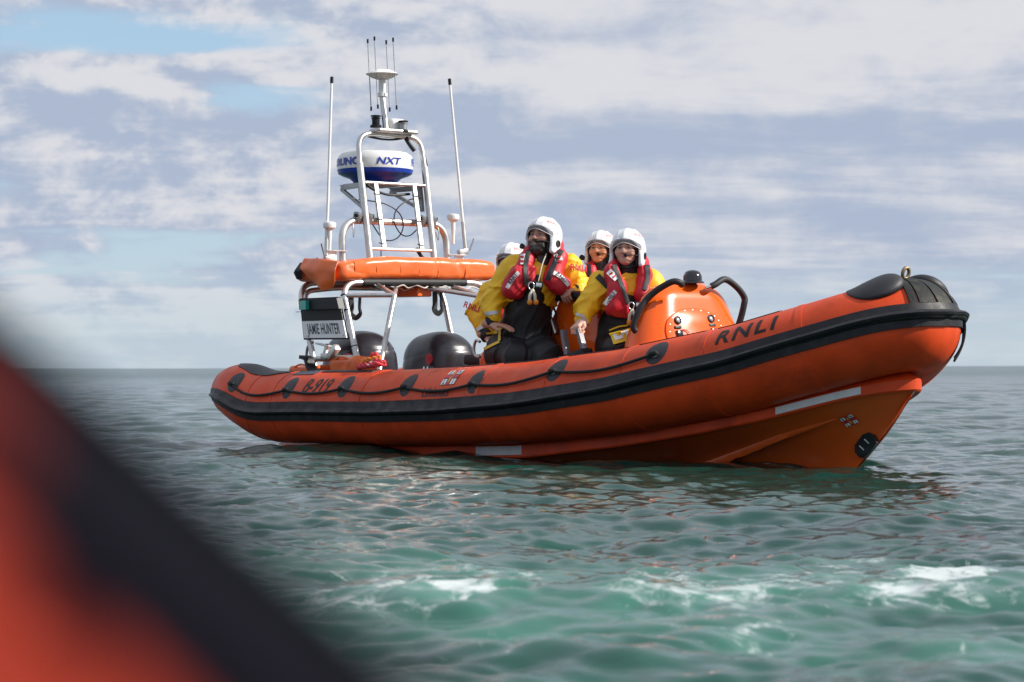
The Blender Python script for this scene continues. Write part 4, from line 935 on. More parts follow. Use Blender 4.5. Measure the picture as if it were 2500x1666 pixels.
# straddle seats
for x, y in ((-2.62, -.05), (-3.12, -.28), (-3.35, .28), (-4.15, .18)):
    v, f = boxgeo((x, y, .44), (.62, .30, .56), None, .06, 3); sp_ = mesh('seat_pod', v, f, M['orange_console'], boat, True, 40); v, f = boxgeo((x, y, .745), (.66, .33, .09), None, .035, 3); mesh('seat_pad', v, f, M['rubber_flat'], sp_, True, 40)
sb = [(-4.085,-0.1,0.891),(-4.14,-0.1,0.901),(-4.168,-0.1,0.841),(-4.151,-0.1,0.78),(-4.085,-0.1,0.766)]; pipe('seat_rail', sb, .012, M['alu'], boat, 10)
sd_ = [(-4.281,0.05,0.74)][0]
v, f = boxgeo((sd_[0]+.16, .16, .66), (.26, .34, .36), rotm(0, -12, 0), .10, 4); mesh('seat_back', v, f, M['orange_console'], boat, True, 50)


# ------------------------------------------------------------------ crew
MC = dict(
    yellow=mat('yellow_waterproof', (.88, .51, .010), .55, var=.10, vscale=7, bump=.25, bscale=26, sss=0),
    black_suit=mat('black_waterproof', (.008, .008, .010), .6, var=.25, vscale=6, bump=.35, bscale=18),
    red=mat('red_lifejacket_fabric', (.56, .014, .030), .55, var=.10, vscale=9, bump=.3, bscale=24),
    webbing=mat('black_webbing', (.016, .016, .02), .6, bump=.2, bscale=150),
    neoprene=mat('black_neoprene', (.010, .010, .012), .65, bump=.15, bscale=60),
    helmet=mat('white_helmet', (.82, .82, .83), .18, var=.02, coat=.5),
    pale_red=mat('faded_red_print', (.62, .16, .17), .4),
    liner=mat('black_helmet_liner', (.008, .008, .009), .7),
    skin=mat('skin', (.5, .3, .2), .5, vcol=True, bump=.12, bscale=140, sss=.06),
    reflect=mat('silver_reflective_tape', (.55, .56, .57), .35, .3),
    white=mat('white_label', (.80, .80, .80), .5),
    yellow_trim=mat('yellow_trim', (.80, .50, .01), .5),
    grey_fold=mat('charcoal_knee_patch', (.055, .056, .055), .6, bump=.5, bscale=22),
    toggle=mat('ivory_toggle', (.70, .66, .54), .5), amber=mat('amber_toggle', (.75, .27, .02), .5),
)
vm = bpy.data.materials.new('clear_visor'); vm.use_nodes = True; t = NT(vm.node_tree)
gl_ = t.add('ShaderNodeBsdfGlossy', {'Color': rgba((.8, .8, .8)), 'Roughness': .05}); tr_ = t.add('ShaderNodeBsdfTransparent', {'Color': rgba((.60, .60, .62))})
t.l.new(t.add('ShaderNodeMixShader', {0: .14, 1: tr_.outputs[0], 2: gl_.outputs[0]}).outputs[0], t.add('ShaderNodeOutputMaterial').inputs[0])

def head_basis(fwd):
    f = np.array(fwd, float); f /= np.linalg.norm(f); r_ = np.cross(f, (0, 0, 1)); r_ /= np.linalg.norm(r_); return np.c_[r_, f, np.cross(r_, f)]   # columns: right, forward, up
def verts_of(o):
    co = np.empty(len(o.data.vertices)*3, np.float32); o.data.vertices.foreach_get('co', co); return co.reshape(-1, 3)
def presser(objs):
    co = np.concatenate([verts_of(o) for o in objs])
    def fr(x, z, rad=.012):
        x = np.atleast_1d(x); z = np.atleast_1d(z); out = np.zeros(len(x))
        for i in range(len(x)):
            d = np.hypot(co[:, 0]-x[i], co[:, 2]-z[i]); m_ = d < rad
            if not m_.any(): m_ = d < d.min()+.004
            out[i] = co[m_, 1].min()
        return out
    return fr
def decal_strip(name, a, b, w, fr, m_, par, off=.004, n=10, mid=None):
    """band pressed on the front of the clothing, a/b/(mid) are (x,z)"""
    pts = catmull([(a[0], 0, a[1])]+([(mid[0], 0, mid[1])] if mid else [])+[(b[0], 0, b[1])], n)[:, [0, 2]]
    tg = np.gradient(pts, axis=0); tg /= np.linalg.norm(tg, axis=1)[:, None]; nn_ = np.c_[-tg[:, 1], tg[:, 0]]
    k = np.linspace(-.5, .5, 4); G = pts[:, None, :]+nn_[:, None, :]*(k*w)[None, :, None]
    y = fr(G[..., 0].ravel(), G[..., 1].ravel()).reshape(G.shape[:2]); P = np.stack([G[..., 0], y-off, G[..., 1]], -1); Q = P+np.array((0, .012, 0))
    v, f = slabgeo(P, Q); return mesh(name, v, f, m_, par, True, 50)
def decal_text(name, body, c, size, rotdeg, fr, m_, par, off=.0065, xs=1.0, bold=.001, ysc=1.0):
    v, f = textgeo(body, size, 0, 0, 1.05, xs, 0, bold); a = R(rotdeg)
    x = c[0]+v[:, 0]*math.cos(a)-v[:, 1]*ysc*math.sin(a); z = c[1]+v[:, 0]*math.sin(a)+v[:, 1]*ysc*math.cos(a)
    A = lambda x, z: np.c_[np.ones_like(x), x-c[0], z-c[1], (x-c[0])**2, (z-c[1])**2, (x-c[0])*(z-c[1])]
    gx, gz = [q.ravel() for q in np.meshgrid(np.linspace(x.min(), x.max(), 9), np.linspace(z.min(), z.max(), 7))]; yy = fr(gx, gz); co = np.linalg.lstsq(A(gx, gz), yy, rcond=None)[0]; res = np.percentile(A(gx, gz)@co-yy, 60)
    return mesh(name, np.c_[x, A(x, z)@co-max(res, 0)-off, z], f, m_, par, False)

def make_head(par, c, fwd, k, skin, brow=(.07, .045, .03), beard=None, lips=(.46, .20, .165), glasses=False):
    """face in head space -> vertices and colours in person space (to be merged in the body mesh)"""
    Bm = head_basis(fwd); c = np.array(c)
    def fn(P):
        d = sd_ell(P, (0, -.005, .02), (.080, .100, .115)); d = smin(d, sd_ell(P, (0, .028, -.048), (.062, .066, .066)), .04)
        d = smin(d, sd_cap(P, (0, .092, .012), (0, .112, -.022), .010, .016), .016); d = smin(d, sd_cap(P, (-.017, .092, -.026), (.017, .092, -.026), .011), .012)
        d = smin(d, sd_cap(P, (-.042, .078, .028), (.042, .078, .028), .013), .018)
        for s in (-1, 1):
            d = smin(d, sd_ell(P, (s*.045, .068, -.022), (.026, .024, .024)), .03); d = smax(d, -sd_ell(P, (s*.033, .100, .006), (.021, .016, .013)), .012)
            d = smin(d, np.linalg.norm(P-np.array((s*.033, .078, .005), np.float32), axis=-1)-.0135, .002)
        d = smax(d, -sd_cap(P, (-.022, .100, -.060), (.022, .100, -.060), .0035), .006)
        d = smin(d, sd_cap(P, (-.018, .088, -.052), (.018, .088, -.052), .008), .008); d = smin(d, sd_cap(P, (-.017, .086, -.068), (.017, .086, -.068), .008), .008)
        d = smin(d, sd_ell(P, (0, .072, -.088), (.024, .021, .020)), .03)
        d = smin(d, sd_cap(P, (0, -.02, -.05), (0, -.03, -.20), .058, .066), .04)
        if beard is not None:
            b_ = sd_ell(P, (0, .040, -.080), (.070, .066, .058)); b_ = smax(b_, P[..., 2]+.050-.35*np.abs(P[..., 0]), .02)
            b_ = b_+.006*vnoise(P, 95, 5, 2); d = np.minimum(d, b_)
        return d
    lo = (-.11, -.13, -.24); G = sd_grid(lo, (.11, .145, .15), .0048); D = fn(G); V, F = nets(D, lo, .0048); V = relax(V, F, 1)
    skin = np.array(skin); col = np.tile(skin, (len(V), 1)); x, y, z = V.T; ax = np.abs(x)
    def blend(m_, c_): col[:] = col*(1-m_[:, None])+np.array(c_)*m_[:, None]
    blend(.35*np.exp(-((ax-.045)/.02)**2-((z+.022)/.02)**2)*(y > .05), (skin[0]*1.15, skin[1]*.75, skin[2]*.72))
    blend(np.clip(1.4*np.exp(-(x/.023)**2-((z+.060)/.012)**2)*(y > .08), 0, 1)*.8, lips)
    blend(np.clip(1.5*np.exp(-((ax-.035)/.019)**4-((z-.032)/.006)**2)*(y > .06), 0, 1), brow)
    if beard is not None:
        zb = -.048+.30*ax; m_ = np.clip((zb-z)/.012, 0, 1)*(y > -.03); m_ = np.maximum(m_, np.exp(-((z+.040)/.007)**2-(x/.032)**4)*(y > .07)*.9)
        m_ *= 1-np.clip(1.3*np.exp(-(x/.020)**2-((z+.061)/.008)**2), 0, 1); st = .5+.5*vnoise(V.astype(np.float32), 150, 9, 2); grey = np.exp(-(x/.028)**2)*np.clip(st, 0, 1)
        bc = np.array(beard)[None, :]*(1-grey[:, None])+np.array((.13, .12, .115))*grey[:, None]; col[:] = col*(1-m_[:, None])+bc*m_[:, None]
    for s in (-1, 1):
        de = np.linalg.norm(V-np.array((s*.033, .078, .005)), axis=1); e_ = (de < .0155) & (np.abs(z-.0045) < .0048); col[e_] = (.34, .28, .25); col[e_ & (np.abs(x-s*.033) < .0068)] = (.025, .018, .014)
        blend(np.clip(np.exp(-(((x-s*.033)/.017)**4)-((z-.0115)/.003)**2)*(y > .07), 0, 1)*.9, (.06, .035, .03))
    return (V*k)@Bm.T+c, F, col, Bm
def make_helmet(par, c, Bm, k, torch=True, print_=True):
    c = np.array(c); rf = (.134, .158, .142)
    def opening(P): return sd_box(P, (0, .165, -.105), (.105, .165, .163), .085)
    def fn(P):
        d = sd_ell(P, (0, -.005, .022), rf); ridge = .0045*(np.exp(-(P[..., 0]/.012)**2)+np.exp(-((np.abs(P[..., 0])-.058)/.010)**2))*(P[..., 2] > .06)
        brim = .006*np.exp(-((P[..., 2]-.062-.10*(P[..., 1]-.15))/.008)**2)*(P[..., 1] > 0)
        d = d-ridge-brim
        for s in (-1, 1): d = smin(d, sd_box(P, (s*.112, .006, -.065), (.022, .062, .085), .02, rotm(8, -s*7, 0)), .035)
        d = smax(d, -(P[..., 2]+.075+.0*P[..., 1])+99*(np.abs(P[..., 0]) > .085)*(P[..., 1] > -.06)*0-np.where((np.abs(P[..., 0]) > .08) & (P[..., 1] > -.065), .085, 0), .004)
        d = smax(d, -opening(P), .008)
        inner = sd_ell(P, (0, -.005, .015), (rf[0]-.016, rf[1]-.016, rf[2]-.016)); inner = np.minimum(inner, sd_box(P, (0, .0, -.10), (.098, .10, .12), .03)); return smax(d, -inner, .004)
    lo = (-.165, -.185, -.17); G = sd_grid(lo, (.165, .185, .19), .0056); V, F = nets(fn(G), lo, .0056); V = relax(V, F, 2)
    T = lambda q: (np.asarray(q, float)*k)@Bm.T+c
    he = fastmesh('helmet', T(V), F, MC['helmet'], par)
    def fl(P):
        d = sd_ell(P, (0, -.005, .015), (.119, .142, .128)); d = np.minimum(d, sd_box(P, (0, -.01, -.075), (.101, .085, .075), .03)); d = smax(d, -sd_box(P, (0, .155, -.12), (.078, .15, .150), .055), .008); return smax(d, -sd_box(P, (0, .0, -.10), (.074, .135, .18), .05), .01)
    lo = (-.13, -.16, -.18); G = sd_grid(lo, (.13, .16, .16), .007); V, F = nets(fl(G), lo, .007); fastmesh('helmet_liner', T(relax(V, F, 1)), F, MC['liner'], he)
    a = np.linspace(R(20), R(160), 22); rows_ = []
    for z_, rr_ in ((.075, .985), (.062, 1.01), (.048, 1.02), (.036, 1.01)):
        zc = z_-.055*np.abs(np.cos(a))**1.6-.022*np.clip(np.cos(a), 0, 1)*(z_ < .06); rows_.append(np.c_[.1365*rr_*np.cos(a), -.005+.162*rr_*np.sin(a), zc])
    P = T(np.stack(rows_, 0).reshape(-1, 3)).reshape(4, 22, 3); v, f = gridgeo(P); mesh('visor', v, f, vm, he)
    rim = T(rows_[-1]); v, f = tubegeo(rim, .0022*k, 6); mesh('visor_rim', v, f, MC['white'], he)
    for s in (-1, 1):
        v, f = revolve([(.028, 0), (.028, .006), (.018, .008), (.016, .002)], 16, T((s*.136, .0, -.055)), Bm@np.array((s, 0, 0))); mesh('ear_port', v, f, MC['liner'], he, True, 40)
        for b_ in (.012, .034): v, f = revolve([(.007, -.004), (.007, .004), (.004, .005)], 8, T((s*.132, b_-.01, .018)), Bm@np.array((s, 0, 0))); mesh('rivet', v, f, MC['liner'], he)
    pipe('microphone_boom', T([(-.112, .035, -.062), (-.095, .085, -.058), (-.055, .118, -.058), (-.026, .128, -.060)]), .0032*k, MC['liner'], he, 6)
    v, f = revolve([(.005, -.015), (.011, -.010), (.013, 0), (.011, .010), (.005, .015)], 12, T((-.018, .128, -.060)), Bm@np.array((-1, .3, 0))); mesh('microphone', v, f, MC['liner'], he)
    pipe('chin_strap', T([(-.098, .02, -.09), (-.075, .05, -.135), (0, .085, -.150), (.075, .05, -.135), (.098, .02, -.09)]), .006*k, MC['liner'], he, 6)
    if torch:
        v, f = revolve([(.016, -.035), (.018, -.03), (.018, .02), (.022, .025), (.022, .035), (.012, .036)], 14, T((.150, .04, -.085)), Bm@np.array((.1, 1, .1))); mesh('helmet_torch', v, f, M['black_plastic'], he, True, 40)
    if print_:
        v, f = textgeo('RNLI', .052, 0, 0, 1.0, 1.0, 0, 0); th_ = R(153)+v[:, 0]/.150; el_ = R(34)+v[:, 1]/.14
        q = np.c_[rf[0]*1.05*np.cos(el_)*np.cos(th_), -.005+rf[1]*1.05*np.cos(el_)*np.sin(th_), .022+rf[2]*1.05*np.sin(el_)]
        mesh('helmet_lettering', T(q), f, MC['pale_red'], he, False)
    return he
def hand_geo(w, d, n, k=1.0, curl=(35, 45, 30), side=1, spread=4, thumb=(40, 20), skin=(.5, .3, .22)):
    """w wrist, d finger direction, n back of the hand; side +1 puts the thumb along cross(d,n)"""
    d = np.array(d, float); d /= np.linalg.norm(d); n = np.array(n, float); n -= d*(n@d); n /= np.linalg.norm(n); t_ = np.cross(d, n)*side; w = np.array(w, float)
    W = lambda a, b, c_: w+k*(d*a+n*b+t_*c_)
    segs = [(W(-.05, 0, 0), W(.02, 0, 0), .028*k, .029*k)]; pal = []
    for o_ in (-.030, -.010, .010, .030): pal.append((W(.015, 0, o_*.7), W(.088, .003, o_), .016*k, .0125*k))
    fing = []
    for o_, L in ((-.031, .75), (-.0105, .92), (.0105, 1.0), (.031, .92)):
        p_ = W(.088, .003, o_); dr = d.copy(); nr = n.copy(); sp_ = R(spread)*o_/.03
        for j, (ln, r1, r2) in enumerate(((.042, .0108, .0100), (.028, .0100, .0092), (.022, .0092, .0080))):
            a = R(curl[j]); dr, nr = dr*math.cos(a)-nr*math.sin(a), nr*math.cos(a)+dr*math.sin(a); q_ = p_+k*ln*L*(dr+t_*math.sin(sp_)); fing.append((p_, q_, r1*k, r2*k)); p_ = q_
    tb = W(.022, -.006, .030); a = R(thumb[0]); td = d*math.cos(a)+t_*math.sin(a)-n*.25; td /= np.linalg.norm(td); p1 = tb+k*.042*td; td2 = d*math.cos(a-R(thumb[1]))+t_*math.sin(a-R(thumb[1]))-n*.35; td2 /= np.linalg.norm(td2)
    th2 = [(tb, p1, .0145*k, .0122*k), (p1, p1+k*.034*td2, .0122*k, .0095*k)]
    pts = np.array([q for s in segs+pal+fing+th2 for q in s[:2]]); lo = pts.min(0)-.035; hi_ = pts.max(0)+.035; h = .0042*k
    G = sd_grid(lo, hi_, h); D = None
    for a_, b_, r1, r2 in segs+pal: q_ = sd_cap(G, a_, b_, r1, r2); D = q_ if D is None else smin(D, q_, .012*k)
    for a_, b_, r1, r2 in fing: D = smin(D, sd_cap(G, a_, b_, r1, r2), .003*k)
    for a_, b_, r1, r2 in th2: D = smin(D, sd_cap(G, a_, b_, r1, r2), .010*k)
    V, F = nets(D, lo, h); V = relax(V, F, 1); col = np.tile(np.array(skin), (len(V), 1))
    kn = np.zeros(len(V))
    for a_, b_, r1, r2 in fing: kn = np.maximum(kn, np.exp(-(np.linalg.norm(V-np.array(a_), axis=1)/.012)**2))
    col *= np.c_[1+.05*kn, 1-.18*kn, 1-.2*kn]; return V, F, col
def joined(parts):
    V = []; F = []; Cc = []; b = 0
    for v, f, c in parts: V.append(v); F.append(np.asarray(f)+b); Cc.append(c); b += len(v)
    return np.concatenate(V), np.concatenate(F), np.concatenate(Cc)
def limbs_sdf(name, caps, par, m_, h=.012, k=.05, wr=.005, wf=22, seed=1, cut=None, it=2, extra=None):
    pts = np.array([q for s in caps for q in s[:2]]); mr = max(max(s[2], s[3]) for s in caps); lo = pts.min(0)-mr-.05; hi_ = pts.max(0)+mr+.05
    def fn(P):
        D = None
        for s in caps:
            q_ = sd_cap(P, *s[:4]) if len(s) == 4 else sd_cap(P*np.array((1, s[4], 1), np.float32), np.array(s[0])*np.array((1, s[4], 1)), np.array(s[1])*np.array((1, s[4], 1)), s[2], s[3])
            D = q_ if D is None else smin(D, q_, k)
        if extra: D = extra(P, D)
        if wr:
            n1 = vnoise(P*np.array((1, 1, 1.7), np.float32), wf*.55, seed+7, 1); n2 = vnoise(P*np.array((1.5, 1, 1), np.float32), wf*1.1, seed+3, 1)
            D = D+wr*.45*vnoise(P, wf*.5, seed, 2)-wr*1.6*np.exp(-(n1/.10)**2)-wr*.9*np.exp(-(n2/.11)**2)+wr*.5
        if cut: D = cut(P, D)
        return D
    return sdf(name, fn, lo, hi_, h, m_, par, it)
def body_core(caps, skin):
    pts = np.array([q for s in caps for q in s[:2]]); lo = pts.min(0)-.25; hi_ = pts.max(0)+.25; G = sd_grid(lo, hi_, .022); D = None
    for s in caps: q_ = sd_cap(G, s[0], s[1], s[2]*.8, s[3]*.8); D = q_ if D is None else smin(D, q_, .05)
    V, F = nets(D, lo, .022); V = relax(V, F, 1); return V, F, np.tile(np.array(skin), (len(V), 1))
def person(loc, label):
    o = empty('person', loc); tag(o, label, 'person', 'lifeboat crew'); return o
def toggles(par, c, k=1.0):
    c = np.array(c); bk, f = boxgeo(c, (.085*k, .03, .062*k), rotm(0, 8, 0), .008); b_ = mesh('harness_buckle', bk, f, M['black_plastic'], par, True, 40)
    v, f = boxgeo(c+np.array((.012, -.018, .002)), (.045*k, .014, .036*k), rotm(0, 8, 0), .005); mesh('buckle_plate', v, f, M['steel'], b_, True, 40)
    v, f = tubegeo([c+np.array((-.045*k+.022*k*math.cos(a), -.018, -.005+.030*k*math.sin(a))) for a in np.arange(16)*2*np.pi/16], .005, 6, True); mesh('harness_ring', v, f, M['steel'], b_)
    for s, dx_ in ((0, -.055), (1, -.02)):
        pipe('toggle', [c+np.array((-.035, -.025, -.03)), c+np.array((dx_, -.035, -.075)), c+np.array((dx_-.005+.03*s*.3, -.03, -.115))], [.008, .013, .012], MC['toggle'], b_, 8)
        v, f = revolve([(.006, 0), (.018, .012), (.021, .03), (.012, .045)], 10, c+np.array((dx_+.012*s-.004, -.03, -.105)), (0.05, 0, -1)); mesh('amber_end', v, f, MC['amber'], b_)
    return b_

# ---- bearded helmsman (nearest the middle, half standing)
LX = lambda s: s
SK1 = (.52, .275, .195)
p1 = person((.1270, 17.94, .735), 'tallest person of the crew in yellow jacket, one hand on dark rail, other on thigh'); 
J = dict(zip(('pelvis', 'belly', 'chest', 'necklow', 'head', 'shR', 'elR', 'wrR', 'shL', 'elL', 'wrL', 'hpR', 'knR', 'ftR', 'hpL', 'knL', 'ftL'),
 [np.array(q) for q in [(-0.057,0.06,0.102),(-0.006,0.04,0.349),(0.057,0.05,0.603),(0.102,0.04,0.787),(0.124,0,0.978),(-0.13,0.04,0.698),(-0.276,0,0.47),(-0.279,-0.06,0.298),(0.314,0.06,0.714),(0.406,0.02,0.552),(0.34,-0.14,0.533),(-0.184,0.06,0.089),(-0.089,-0.24,0.025),(-0.127,-0.26,-0.286),(0.063,0.06,0.095),(0.127,-0.26,0.038),(0.111,-0.3,-0.254)]]))
core = [(J['pelvis'], J['belly'], .17, .17), (J['belly'], J['chest'], .17, .18), (J['chest'], J['necklow'], .17, .07), (J['necklow'], J['head']+np.array((0, .03, -.05)), .065, .06),
        (J['shR'], J['elR'], .09, .075), (J['elR'], J['wrR'], .07, .045), (J['shL'], J['elL'], .09, .075), (J['elL'], J['wrL'], .07, .045),
        (J['hpR'], J['knR'], .12, .085), (J['knR'], J['ftR'], .075, .05), (J['hpL'], J['knL'], .12, .085), (J['knL'], J['ftL'], .075, .05)]
fw1 = (-.54, -.82, .20); hd1 = J['head']+np.array((-.012, -.02, -.035))
hv, hf, hc, Bm1 = make_head(p1, hd1, fw1, 1.06, SK1, beard=(.028, .022, .019))
h1 = hand_geo(J['wrL']+np.array((.03, .02, .004)), (-.72, -.62, -.12), (-.25, -.15, 1), 1.12, (62, 48, 20), 1, 5, (45, 30), SK1)
h2 = hand_geo(J['wrR']+np.array((-.005, -.02, -.022)), (.88, -.42, -.12), (.1, -.1, 1), 1.12, (12, 10, 8), 1, 6, (35, 10), SK1)
V, F, C_ = joined([body_core(core, SK1), (hv, hf, hc), h1, h2]); fastmesh('body', V, F, MC['skin'], p1, C_)
make_helmet(p1, hd1+np.array((.012, .012, .008)), Bm1, .985)
jk = limbs_sdf('jacket', [(J['belly']+np.array((0, .03, .06)), J['chest'], .185, .235, 1.25), (J['chest'], J['necklow']+np.array((0, .01, -.02)), .20, .085, 1.2), (J['chest']+np.array((0, .03, .08)), J['shR']+np.array((.02, 0, 0)), .14, .108), (J['chest']+np.array((0, .03, .08)), J['shL']+np.array((-.03, 0, 0)), .14, .108),
      (J['shR'], J['elR'], .102, .082), (J['elR'], J['wrR']+np.array((0, .0, .045)), .078, .058), (J['shL'], J['elL'], .102, .088), (J['elL'], J['wrL']+np.array((.05, .01, .0)), .088, .062)], p1, MC['yellow'], .0098, .045, .0105, 20, 2, it=1)
ts = limbs_sdf('bib_trousers', [(J['pelvis'], J['belly'], .19, .185, 1.1), (J['belly'], J['chest']+np.array((-.02, -.07, -.03)), .175, .145, 1.1), (J['hpR'], J['knR'], .150, .105), (J['knR'], J['ftR'], .10, .085), (J['hpL'], J['knL'], .150, .11), (J['knL'], J['ftL'], .105, .09)], p1, MC['black_suit'], .0115, .05, .011, 15, 12, it=1)
v, f = tubegeo(catmull([J['wrR']+np.array((-.002, .0, .055)), J['wrR']+np.array((0, -.01, .0)), J['wrR']+np.array((.006, -.016, -.022))], 4), np.linspace(.056, .048, 9), 16); mesh('cuff', v, f, MC['neoprene'], p1)
v, f = tubegeo([J['wrL']+np.array((.058, .015, .0)), J['wrL']+np.array((.03, .005, .0)), J['wrL']+np.array((.012, -.005, .0))], [.056, .054, .048], 16); mesh('cuff', v, f, MC['neoprene'], p1)
nk = limbs_sdf('neck_seal', [(J['necklow']+np.array((0, .01, -.06)), J['necklow']+np.array((-.004, -.02, .055)), .088, .080)], p1, MC['neoprene'], .01, .03, .004, 30, 3)
lj_caps = [tuple(np.array(q) for q in pr)+r_ for pr, r_ in zip([[(0.029,0.04,0.889),(-0.013,-0.1,0.775)], [(-0.013,-0.1,0.775),(-0.07,-0.15,0.648)], [(-0.07,-0.16,0.648),(-0.117,-0.14,0.552)], [(0.225,0.05,0.889),(0.241,-0.09,0.781)], [(0.241,-0.09,0.781),(0.197,-0.15,0.66)], [(0.184,-0.165,0.622),(0.241,-0.14,0.578)], [(0.029,0.05,0.889),(0.127,0.13,0.902)], [(0.127,0.13,0.902),(0.225,0.05,0.889)], [(-0.057,-0.165,0.571),(-0.089,-0.15,0.533)], [(0.022,-0.16,0.698),(0.029,-0.17,0.603)]],
    [(.046, .058), (.060, .074), (.080, .084), (.046, .058), (.064, .070), (.076, .082), (.046, .046), (.046, .046), (.05, .055), (.03, .03)])]
lj = limbs_sdf('lifejacket', lj_caps, p1, MC['red'], .0095, .022, .007, 26, 5, it=1)
fr = presser([lj, jk]); q2 = lambda s: [(a, c) for a, b, c in s]
s1 = q2([(0.006,0,0.851),(-0.019,0,0.73),(-0.01,0,0.571),(0.257,0,0.851),(0.197,0,0.737),(0.146,0,0.61),(-0.165,0,0.552),(-0.121,0,0.622),(-0.073,0,0.673),(0.19,0,0.673),(0.254,0,0.635),(0.311,0,0.571),(-0.041,0,0.819),(-0.041,0,0.737),(0.222,0,0.819),(0.241,0,0.762)])
decal_strip('lifejacket_strap', s1[0], s1[2], .036, fr, MC['webbing'], lj, .006, 8, s1[1]); decal_strip('lifejacket_strap', s1[3], s1[5], .042, fr, MC['webbing'], lj, .006, 8, s1[4])
decal_strip('lettered_band', s1[6], s1[8], .030, fr, MC['white'], lj, .005, 7, s1[7]); decal_strip('lettered_band', s1[9], s1[11], .032, fr, MC['white'], lj, .005, 7, s1[10])
decal_text('band_lettering', 'RNLI', s1[7], .040, 52, fr, M['navy'], lj, .0095, 1.0); decal_text('band_lettering', 'RNLI', s1[10], .044, -41, fr, M['navy'], lj, .0095, 1.0)
decal_strip('shoulder_patch', s1[12], s1[13], .040, fr, MC['white'], lj, .005, 5); decal_strip('shoulder_patch', s1[14], s1[15], .058, fr, MC['white'], lj, .005, 5)
for c_, dx_ in ((s1[12], -.008), (s1[14], .012)):
    for dz_ in (-.022, -.055): decal_strip('patch_bar', (c_[0]+dx_-.012, c_[1]+dz_), (c_[0]+dx_+.014, c_[1]+dz_-.004), .016, fr, MC['red'], lj, .008, 3)
frj = presser([jk])
decal_text('sleeve_lettering', 'RNLI', q2([(0.39,0,0.714)])[0], .066, -6, frj, M['red'], jk, .005, .95, .002)
rt = q2([(-0.337,0,0.359),(-0.235,0,0.371)]); decal_strip('reflective_band', rt[0], rt[1], .030, frj, MC['reflect'], jk, .004, 6)
toggles(lj, np.array([(0.067,0,0.571)][0])+np.array((0, -.27, 0)))
decal_strip('crotch_strap', q2([(0.041,0,0.533)])[0], q2([(0.067,0,0.406)])[0], .02, presser([ts, jk]), MC['webbing'], lj, .008, 6)
pipe('whistle_cord', np.array([(0.14,-0.13,0.819),(0.108,-0.2,0.737),(0.089,-0.235,0.66),(0.076,-0.25,0.603)]), .0045, M['cord_white'], lj, 6)
frt = presser([ts]); 
for nm_, a, b, w_ in (('pocket_trim', (1199, 806), (1226, 801), .016), ('pocket_trim', (1220, 803), (1219, 832), .02), ('pocket_trim', (1219, 834), (1181, 852), .02), ('pocket_trim', (1187, 814), (1214, 812), .014)):
    decal_strip(nm_, ((a[0]-1290)/315, (880-a[1])/315), ((b[0]-1290)/315, (880-b[1])/315), w_, frt, MC['yellow_trim'], ts, .005, 5)

# ---- crew member behind the front console
SK2 = (.68, .40, .30)
p2 = person((.8230, 17.55, .745), 'person in yellow jacket seated behind the domed orange console, fist on a grey lever')
J = dict(zip(('pelvis', 'belly', 'chest', 'necklow', 'head', 'shR', 'elR', 'wrR', 'shL', 'elL', 'wrL', 'hpR', 'knR', 'ftR', 'hpL', 'knL', 'ftL'),
 [np.array(q) for q in [(0,0.05,0.062),(0.016,0.03,0.248),(0.04,0.04,0.497),(0.062,0.03,0.683),(0.062,0,0.842),(-0.14,0.03,0.559),(-0.258,-0.06,0.398),(-0.295,-0.14,0.295),(0.239,0.06,0.575),(0.332,0.02,0.373),(0.264,-0.12,0.248),(-0.053,0,0.078),(-0.047,-0.32,0.062),(-0.047,-0.34,-0.248),(0.093,0,0.078),(0.14,-0.3,0.056),(0.14,-0.32,-0.248)]]))
core = [(J['pelvis'], J['belly'], .16, .16), (J['belly'], J['chest'], .16, .17), (J['chest'], J['necklow'], .16, .07), (J['necklow'], J['head']+np.array((0, .03, -.05)), .062, .058),
        (J['shR'], J['elR'], .085, .07), (J['elR'], J['wrR'], .065, .042), (J['shL'], J['elL'], .085, .07), (J['elL'], J['wrL'], .065, .042), (J['hpR'], J['knR'], .11, .08), (J['knR'], J['ftR'], .07, .05), (J['hpL'], J['knL'], .11, .08), (J['knL'], J['ftL'], .07, .05)]
fw2 = (-.30, -.94, .06); hd2 = J['head']+np.array((-.010, -.02, -.020))
hv, hf, hc, Bm2 = make_head(p2, hd2, fw2, 1.04, SK2)
h1 = hand_geo(J['wrR']+np.array((-.004, -.015, -.016)), (-.50, -.72, -.52), (-.55, -.35, .72), 1.12, (60, 75, 45), -1, 2, (30, 40), SK2)
h2 = hand_geo(J['wrL'], (-.5, -.8, -.1), (0, 0, 1), 1.05, (30, 30, 20), 1, 5, (40, 20), SK2)
V, F, C_ = joined([body_core(core, SK2), (hv, hf, hc), h1, h2]); fastmesh('body', V, F, MC['skin'], p2, C_)
make_helmet(p2, hd2+np.array((.006, .012, .006)), Bm2, .975, torch=False)
jk = limbs_sdf('jacket', [(J['belly']+np.array((0, .03, .06)), J['chest'], .16, .195, 1.2), (J['chest'], J['necklow']+np.array((0, .01, -.02)), .17, .08, 1.2), (J['chest']+np.array((0, .03, .06)), J['shR']+np.array((.02, 0, 0)), .12, .10), (J['chest']+np.array((0, .03, .06)), J['shL']+np.array((-.03, 0, 0)), .12, .10),
      (J['shR'], J['elR'], .102, .082), (J['elR'], J['wrR']+np.array((.012, .018, .02)), .080, .062), (J['shL'], J['elL'], .10, .085), (J['elL'], J['wrL']+np.array((.02, .03, 0)), .08, .06)], p2, MC['yellow'], .0098, .045, .0105, 20, 22, it=1)
